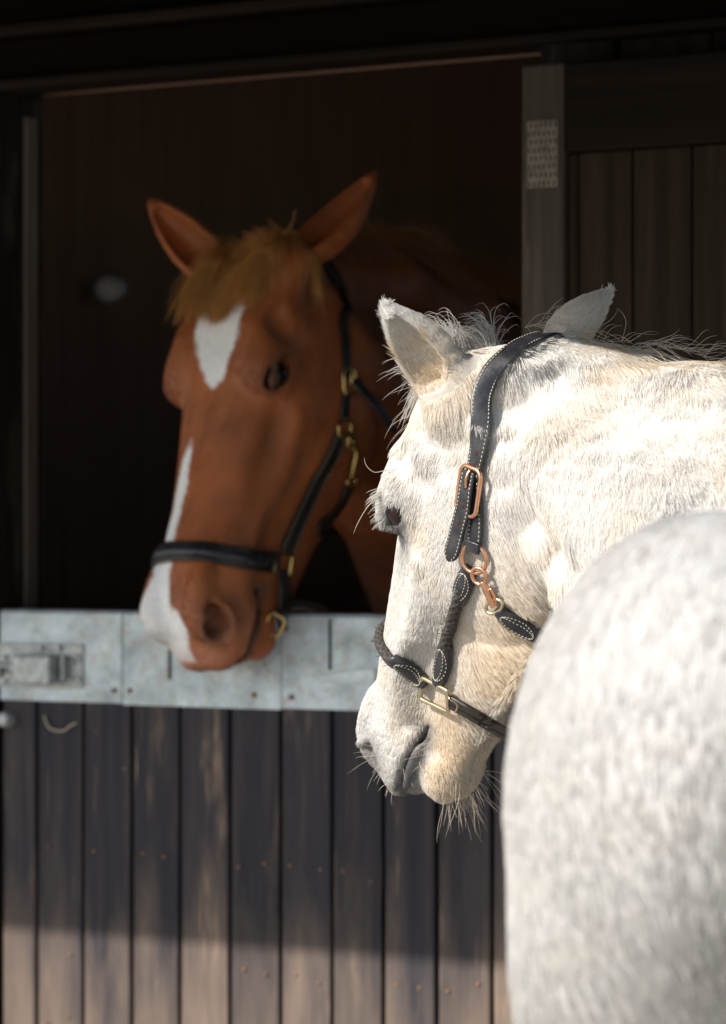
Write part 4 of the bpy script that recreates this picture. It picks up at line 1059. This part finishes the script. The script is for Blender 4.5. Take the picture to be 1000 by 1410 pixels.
        nn_ = rng.uniform(.8, 1.2, (n*m, 1)); set_col(me, np.array([.016, .014, .013])*(1 - g) + np.array([.060, .052, .046])*g*nn_)
        o = s.add(name, me, M_rope, parent)
        # frayed fibres
        q = 60; i = rng.integers(2, n - 2, q); t_ = rng.uniform(0, 6.28, q); d = Bn[i]*np.cos(t_)[:, None] + np.abs(np.sin(t_))[:, None]*M_[i]
        root = Q[i] + d*r*.95 + M_[i]*r*.8; f = strands(root, d + Tn[i]*rng.normal(0, .6, (q, 1)), .006, 5, .3, .2, .3, 77)
        hair_obj('frayed_fibre', s.root, f, np.full(5, .00022), np.tile([[.03, .027, .024]], (q, 1)), M_chair)
        return o
    def tube(s, name, P, r, mat, closed=True, parent=None, n=60, m=10, Nref=None):
        Q = catmull(P, n, closed); N = np.tile([Nref if Nref is not None else [0, -1., .1]], (len(Q), 1))
        return s.add(name, sweep(name, Q, N, round_prof(r, m), closed), mat, parent)
    def frame2(s, px, up_to, off):
        """tangent frame on the skin at a pixel; 'up_to' is a pixel giving the along direction"""
        a, b = s.cast([px, up_to]); n = grad(s.sdf, a[None], .012)[0].astype(float); t = nrm((b - a) - n*np.dot(b - a, n)); return a + n*off, t, np.cross(n, t), n
    def rrect(s, name, px, to, off, hl, hw, r, mat, rc=.006, parent=None, tilt=0.0):
        c, t, b, n = s.frame2(px, to, off); pts = []
        for cx_, cy_, a0 in ((hl - rc, hw - rc, 0), (-hl + rc, hw - rc, 90), (-hl + rc, -hw + rc, 180), (hl - rc, -hw + rc, 270)):
            for a in (0, 22.5, 45, 67.5, 90): x, y = cx_ + rc*math.cos(R(a0 + a)), cy_ + rc*math.sin(R(a0 + a)); pts.append(c + t*x + b*y + n*tilt*y)
        o = s.add(name, sweep(name, np.array(pts), np.tile([n], (len(pts), 1)), round_prof(r, 10), True), mat, parent); return o, (c, t, b, n)
    def ring(s, name, px, to, off, rad, r, mat, parent=None, tilt=.0):
        c, t, b, n = s.frame2(px, to, off); a = np.linspace(0, 2*math.pi, 40, endpoint=False)
        pts = np.array([c + t*rad*math.cos(q) + b*rad*math.sin(q) + n*tilt*rad*math.sin(q) for q in a])
        return s.add(name, sweep(name, pts, np.tile([n], (40, 1)), round_prof(r, 10), True), mat, parent)
    def hole(s, parent, p, t, n, r=.0021):
        b = np.cross(n, t); V = []; k = 12
        for rr, h in ((r*1.25, .0), (r*.8, .0006)):
            V += [p + (t*1.3*math.cos(2*math.pi*i/k) + b*math.sin(2*math.pi*i/k))*rr + n*h for i in range(k)]
        Fc = [(i, (i + 1) % k, k + (i + 1) % k, k + i) for i in range(k)] + [tuple(range(k, 2*k))]
        s.add('punched_hole', mesh_py('punched_hole', V, Fc), M_hole, parent)
def tip_taper(n, tail=.12, p=.5):
    x = np.linspace(0, 1, n); w_ = np.ones(n); m = x > 1 - tail; w_[m] = np.maximum(1 - ((x[m] - (1 - tail))/tail)**2, 0.02)**p; return w_
def leaf_taper(n, lo=.55): x = np.linspace(0, 1, n); return lo + (1 - lo)*np.sin(np.pi*np.clip(x*.9 + .05, 0, 1))**.6

# ------------------------------------------------ white horse: black leather and cord halter
hal = empty('halter', tuple(np.round(WF['T'], 4).astype(float))); tag(hal, 'black leather and braided cord halter with copper buckle worn by the white horse', 'halter')
G = Rig(hal, WF, white_sdf)
near = G.cast([(660, 655), (667, 625), (666, 595), (663, 565), (667, 540), (681, 513), (700, 498)])
C = to_head(WF, near); C = C[C[:, 1] > .012]; near = from_head(WF, C).astype(float)
P, N = G.lay(np.concatenate([near, G.mirror(near)[::-1]]), 130, .0075)
for _ in range(25): P[1:-1] = (P[:-2] + 2*P[1:-1] + P[2:])/4; N[1:-1] = nrm(N[:-2] + N[1:-1] + N[2:])
crown = G.strap('crownpiece', P, N, .0235, .0045, M_black, inset=.0030)
for f_ in (.02, .06): i = int(f_*130) + 3; G.hole(crown, P[i] + N[i]*.0047, tangents(P)[i], N[i])
P, N = G.lay(G.cast([(661, 660), (663, 690), (662, 720), (660, 752)]), 30, .0060)
under = G.strap('cheek_tab', P, N, .0195, .0045, M_black)
P, N = G.lay(G.cast([(659, 648), (655, 680), (647, 712), (639, 742), (631, 768)]), 44, np.interp(np.linspace(0, 1, 44), [0, .2, 1], [.0115, .0135, .0125]))
tp_ = tip_taper(44, .14); billet = G.strap('strap_end', P, N, .0205, .0042, M_black, taper=tp_, inset=.0026)
for f_ in (.16, .38, .56): i = int(f_*44); G.hole(billet, P[i] + N[i]*.0044, tangents(P)[i], N[i])
o, (c_, t_, b_, n_) = G.rrect('buckle', (658, 675), (663, 640), .0135, .0265, .0165, .0026, M_copper, .009)
pr = np.array([c_ + t_*.024 + n_*.002, c_ + t_*.016 + n_*.006, c_ + t_*.004 + n_*.0045]); G.tube('prong', pr, .0016, M_copper, False, o, 14, 8, n_)
G.ring('cheek_ring', (661, 767), (661, 745), .010, .0160, .0024, M_copper, tilt=.1)
P, N = G.lay(G.cast([(662, 744), (661, 751), (660, 756)]), 14, .0095); G.strap('keeper_loop', P, N, .0195, .0050, M_black, stitch=False)
def tab_prof(w, h): return [(w/2*math.cos(a), h*max(math.sin(a), 0)**.7 if math.sin(a) > 0 else -.001) for a in np.linspace(0, 2*math.pi, 18, endpoint=False)]
def tab(name, pxs, w, h, n=30, lo=.5, rings=(.42,), off=.005, mat=None):
    P, N = G.lay(G.cast(pxs), n, off); o = G.add(name, sweep(name, P, N, tab_prof(w, h), widths=leaf_taper(n, lo)), mat or M_black)
    for q in rings: G.oval_stitch(o, P, N, w*q, lambda x: h*max(1 - (2*x/w)**2, .05)**.35 + .0002)
    return o
P, N = G.lay(G.cast([(643, 806), (637, 828), (630, 850), (624, 872), (620, 888)]), 40, .0035); G.rope('cheek_cord', P, N, .0068)
tab('cheek_loop', [(653, 780), (647, 795), (641, 812), (637, 826)], .0245, .0085, rings=(.42, .24))
tab('cheek_end_tab', [(621, 882), (618, 900), (615, 918), (610, 938)], .0250, .0085, rings=(.42, .24))
c0 = to_head(WF, G.cast([(556, 912)]))[0]; ct = G.find((.4, .034, .0), 0, np.linspace(.30, .48, 60), 866)
near = from_head(WF, [c0, c0*.5 + ct*.5 + np.array([0, .014, .004]), ct]).astype(float); far = G.mirror(near)[::-1]
top = from_head(WF, [[ct[0] - .006, 0, .0]]).astype(float)
P, N = G.lay(np.concatenate([near, top, far]), 90, .0005); G.rope('noseband_cord', P, N, .0064)
tab('noseband_tab', [(546, 902), (559, 914), (575, 927), (592, 941)], .0230, .0085, rings=(.42, .27))
q = G.cast([(592, 929), (627, 947), (628, 976), (590, 958)]); nn = grad(white_sdf, q.mean(0)[None], .012)[0].astype(float); q = q + nn*.011
sq = []; 
for i in range(4): sq += [q[i]*(1 - f_) + q[(i + 1) % 4]*f_ for f_ in (.08, .5, .92)]
G.tube('square_ring', sq, .0027, M_brass, True, None, 80, 10, nn)
P, N = G.lay(G.cast([(628, 955), (640, 962), (636, 973)]), 10, .012); G.tube('strap_keeper', P, .0018, M_brass, False, None, 20, 8, nn)
near = G.cast([(629, 961), (642, 968), (656, 976)]); C = to_head(WF, near); 
cb0 = to_head(WF, [pix(712, 1006, near[-1][1] + .01), pix(750, 1020, near[-1][1] + .03)]); cb0[1, 1] = 0; cb0[0, 1] = max(cb0[0, 1], .02)
bot = from_head(WF, cb0).astype(float); N0 = grad(white_sdf, near, .006).astype(float); near = near + N0*.007      # hangs loose under the jaw
P = resample(catmull(np.concatenate([near, bot, G.mirror(bot[:1]), G.mirror(near)[::-1]]), 140), 90); N = grad(white_sdf, P, .02).astype(float)
for _ in range(6): N[1:-1] = nrm(N[:-2] + N[1:-1] + N[2:]); cs = G.strap('chin_strap', P, N, .0190, .0065, M_brownedge, stitch=False)
# snap hook and throat strap
a = G.cast([(667, 786), (673, 796), (679, 808), (684, 820), (689, 830)]); n_ = grad(white_sdf, a[2][None], .012)[0].astype(float); a = a + n_*.012
sh = G.tube('snap_hook', a[1:5], .0042, M_copper, False, None, 30, 10, n_)
t_ = nrm(a[2] - a[0]); b_ = np.cross(n_, t_)
ey_ = [a[0] + t_*.002 + (t_*math.cos(x) + b_*math.sin(x))*.0095 for x in np.linspace(0, 2*math.pi, 20, endpoint=False)]; G.tube('eye', ey_, .0023, M_copper, True, sh, 40, 8, n_)
G.tube('gate', [a[2] + b_*.006, a[3] + b_*.006 + t_*.004, a[4] + b_*.003], .0018, M_copper, False, sh, 16, 8, n_)
ey_ = [a[4] + (t_*math.cos(x)*.007 + b_*math.sin(x)*.0125) for x in np.linspace(0, 2*math.pi, 20, endpoint=False)]; G.tube('swivel', ey_, .0021, M_brass, True, sh, 40, 8, n_)
near = G.cast([(691, 832), (700, 842), (715, 854), (736, 868)]); C = to_head(WF, near)
bot = from_head(WF, [[C[-1, 0] - .0, .045, -.262], [C[-1, 0] - .0, -.045, -.262]]).astype(float)
P, N = G.lay(np.concatenate([near, bot, G.mirror(near)[::-1]]), 90, .0060); ts = G.strap('throat_strap', P, N, .0170, .0050, M_black, stitch=False)
tab('throat_tab', [(692, 834), (704, 846), (722, 858), (741, 870)], .0235, .0080, rings=(.42, .26), off=.0075)

# ------------------------------------------------ chestnut horse: plain dark leather halter with brass
hal2 = empty('halter', tuple(np.round(CF['T'], 4).astype(float))); tag(hal2, 'dark brown leather halter with bright brass fittings worn by the chestnut horse', 'halter')
G = Rig(hal2, CF, chest_sdf)
near = G.cast([(474, 522), (473, 495), (472, 465), (470, 435), (468, 405)]); C = to_head(CF, near); e = C[-1]
up_ = from_head(CF, [[e[0]*.45 - .02, e[1]*.95, e[2]*.55 - .01], [-.045, .05, -.02], [-.05, .0, -.005]]).astype(float); near = np.concatenate([near, up_])
P, N = G.lay(np.concatenate([near, G.mirror(near[:-1])[::-1]]), 110, .0045); G.strap('crownpiece', P, N, .0165, .0045, M_brownedge, stitch=False)
o, (c_, t_, b_, n_) = G.rrect('buckle', (475, 526), (472, 480), .010, .0205, .0125, .0022, M_gold, .010)
G.tube('prong', np.array([c_ + t_*.018 + n_*.002, c_ + t_*.008 + n_*.005, c_ - t_*.004 + n_*.004]), .0015, M_gold, False, o, 14, 8, n_)
a = G.cast([(479, 524), (487, 540), (498, 562), (511, 592)]); N0 = grad(chest_sdf, a, .01).astype(float); a = resample(catmull(a + N0*np.array([.012, .020, .030, .040])[:, None], 40), 30)
G.strap('strap_end', a, np.tile([N0.mean(0)], (30, 1)), .0150, .0040, M_black, taper=tip_taper(30, .2), stitch=False)
P, N = G.lay(G.cast([(473, 540), (471, 560), (470, 580)]), 20, .0045); G.strap('cheek_tab', P, N, .0165, .0045, M_brownedge, stitch=False)
G.ring('cheek_ring', (469, 590), (470, 560), .009, .0150, .0022, M_gold, tilt=.1)
P, N = G.lay(G.cast([(465, 600), (455, 625), (440, 652), (425, 683), (410, 715), (396, 748), (391, 760)]), 50, .0045); G.strap('cheekpiece', P, N, .0250, .0050, M_brownedge, inset=.003)
q = G.cast([(376, 760), (397, 766), (393, 792), (371, 786)]); nn = grad(chest_sdf, q.mean(0)[None], .012)[0].astype(float); q = q + nn*.010; sq = []
for i in range(4): sq += [q[i]*(1 - f_) + q[(i + 1) % 4]*f_ for f_ in (.1, .5, .9)]
G.tube('square_ring', sq, .0026, M_gold, True, None, 60, 10, nn)
near = G.cast([(380, 775), (350, 771), (310, 766), (270, 762), (235, 758)]); C = to_head(CF, near); m = C[:, 1] > .006; near = near[m]; C = C[m]
top = from_head(CF, [[C[-1, 0], 0, .004]]).astype(float)
P, N = G.lay(np.concatenate([near, top, G.mirror(near)[::-1]]), 120, .0040)
for _ in range(12): P[1:-1] = (P[:-2] + 2*P[1:-1] + P[2:])/4; N[1:-1] = nrm(N[:-2] + N[1:-1] + N[2:])
P = P + N*.003
nb = G.strap('noseband', P, N, .0320, .0050, M_brownedge, stitch=False); G.add('raised_padding', sweep('raised_padding', P[6:-6] + N[6:-6]*.0046, N[6:-6], tab_prof(.0150, .0045)), leather_mat('bluish black polished leather', (.018, .019, .023), .28, (.05, .052, .06)), nb)
a0 = G.cast([(386, 785)])[0]; Y0 = a0[1] - .006; near = np.array([a0, pix(391, 810, Y0), pix(388, 840, Y0 + .005), pix(376, 868, Y0 + .02)]); C = to_head(CF, near); N0 = np.tile([[0, -.7, 0.]], (4, 1))
bot = from_head(CF, [[C[-1, 0], .02, C[-1, 2] - .012], [C[-1, 0], -.02, C[-1, 2] - .012]]).astype(float)
lp = np.concatenate([near + N0*.006, bot, G.mirror(near + N0*.006)[::-1]]); lp = resample(catmull(lp, 120), 80)
s_ = chest_sdf(lp.astype(F)); g_ = grad(chest_sdf, lp, .01).astype(float); lp = np.where((s_ < .006)[:, None], lp + g_*(.006 - s_)[:, None], lp)
G.strap('chin_strap', lp, g_, .0230, .0055, M_brownedge, stitch=False)
c_ = np.array(pix(378, 860, Y0 - .012)); t_ = nrm(near[2] - near[3]); n_ = nrm(np.array([-.2, -1., .1])); n_ = nrm(n_ - t_*n_.dot(t_)); b_ = np.cross(n_, t_); pts = []
for cx_, cy_, a0_ in ((.010, .007, 0), (-.010, .007, 90), (-.010, -.007, 180), (.010, -.007, 270)):
    for q_ in (0, 30, 60, 90): pts.append(c_ + t_*(cx_ + .006*math.cos(R(a0_ + q_))) + b_*(cy_ + .006*math.sin(R(a0_ + q_))))
G.add('chin_buckle', sweep('chin_buckle', np.array(pts), np.tile([n_], (16, 1)), round_prof(.0022, 10), True), M_gold)
a = np.array(pix(386, 845, Y0 - .01)); n0 = np.array([0, -.6, 0.]); Y_ = Y0
tl = np.array([a + n0*.008] + [np.array(pix(x, y, Y_ + dy)) for x, y, dy in ((400, 836, -.005), (420, 834, -.01), (438, 840, -.012), (453, 848, -.015))]); tl = resample(catmull(tl, 50), 36)
G.strap('chin_strap_end', tl, np.tile([[-.25, -.75, .6]], (36, 1)), .0180, .0042, M_brownedge, taper=tip_taper(36, .15), stitch=False)
a = G.cast([(476, 604), (480, 622), (479, 640), (476, 656)]); n_ = grad(chest_sdf, a[1][None], .012)[0].astype(float); a = a + n_*.012; t_ = nrm(a[3] - a[0]); b_ = np.cross(n_, t_)
sh = G.tube('snap_hook', [a[0], a[1] + b_*.004, a[2], a[3]], .0034, M_gold, False, None, 30, 10, n_)
ey_ = [a[0] + t_*.004 + (t_*math.cos(x)*.012 + b_*math.sin(x)*.008) for x in np.linspace(0, 2*math.pi, 20, endpoint=False)]; G.tube('eye', ey_, .0021, M_gold, True, sh, 40, 8, n_)
ey_ = [a[3] + t_*.006 + (t_*math.cos(x)*.008 + b_*math.sin(x)*.010) for x in np.linspace(0, 2*math.pi, 20, endpoint=False)]; G.tube('swivel', ey_, .0020, M_gold, True, sh, 40, 8, n_)
near = G.cast([(475, 668), (468, 690), (452, 712), (436, 728)]); C = to_head(CF, near); bot = from_head(CF, [[C[-1, 0], .03, -.265], [C[-1, 0], -.03, -.265]]).astype(float)
P, N = G.lay(np.concatenate([near, bot, G.mirror(near)[::-1]]), 80, .0050); G.strap('throat_strap', P, N, .0150, .0045, M_brownedge, stitch=False)
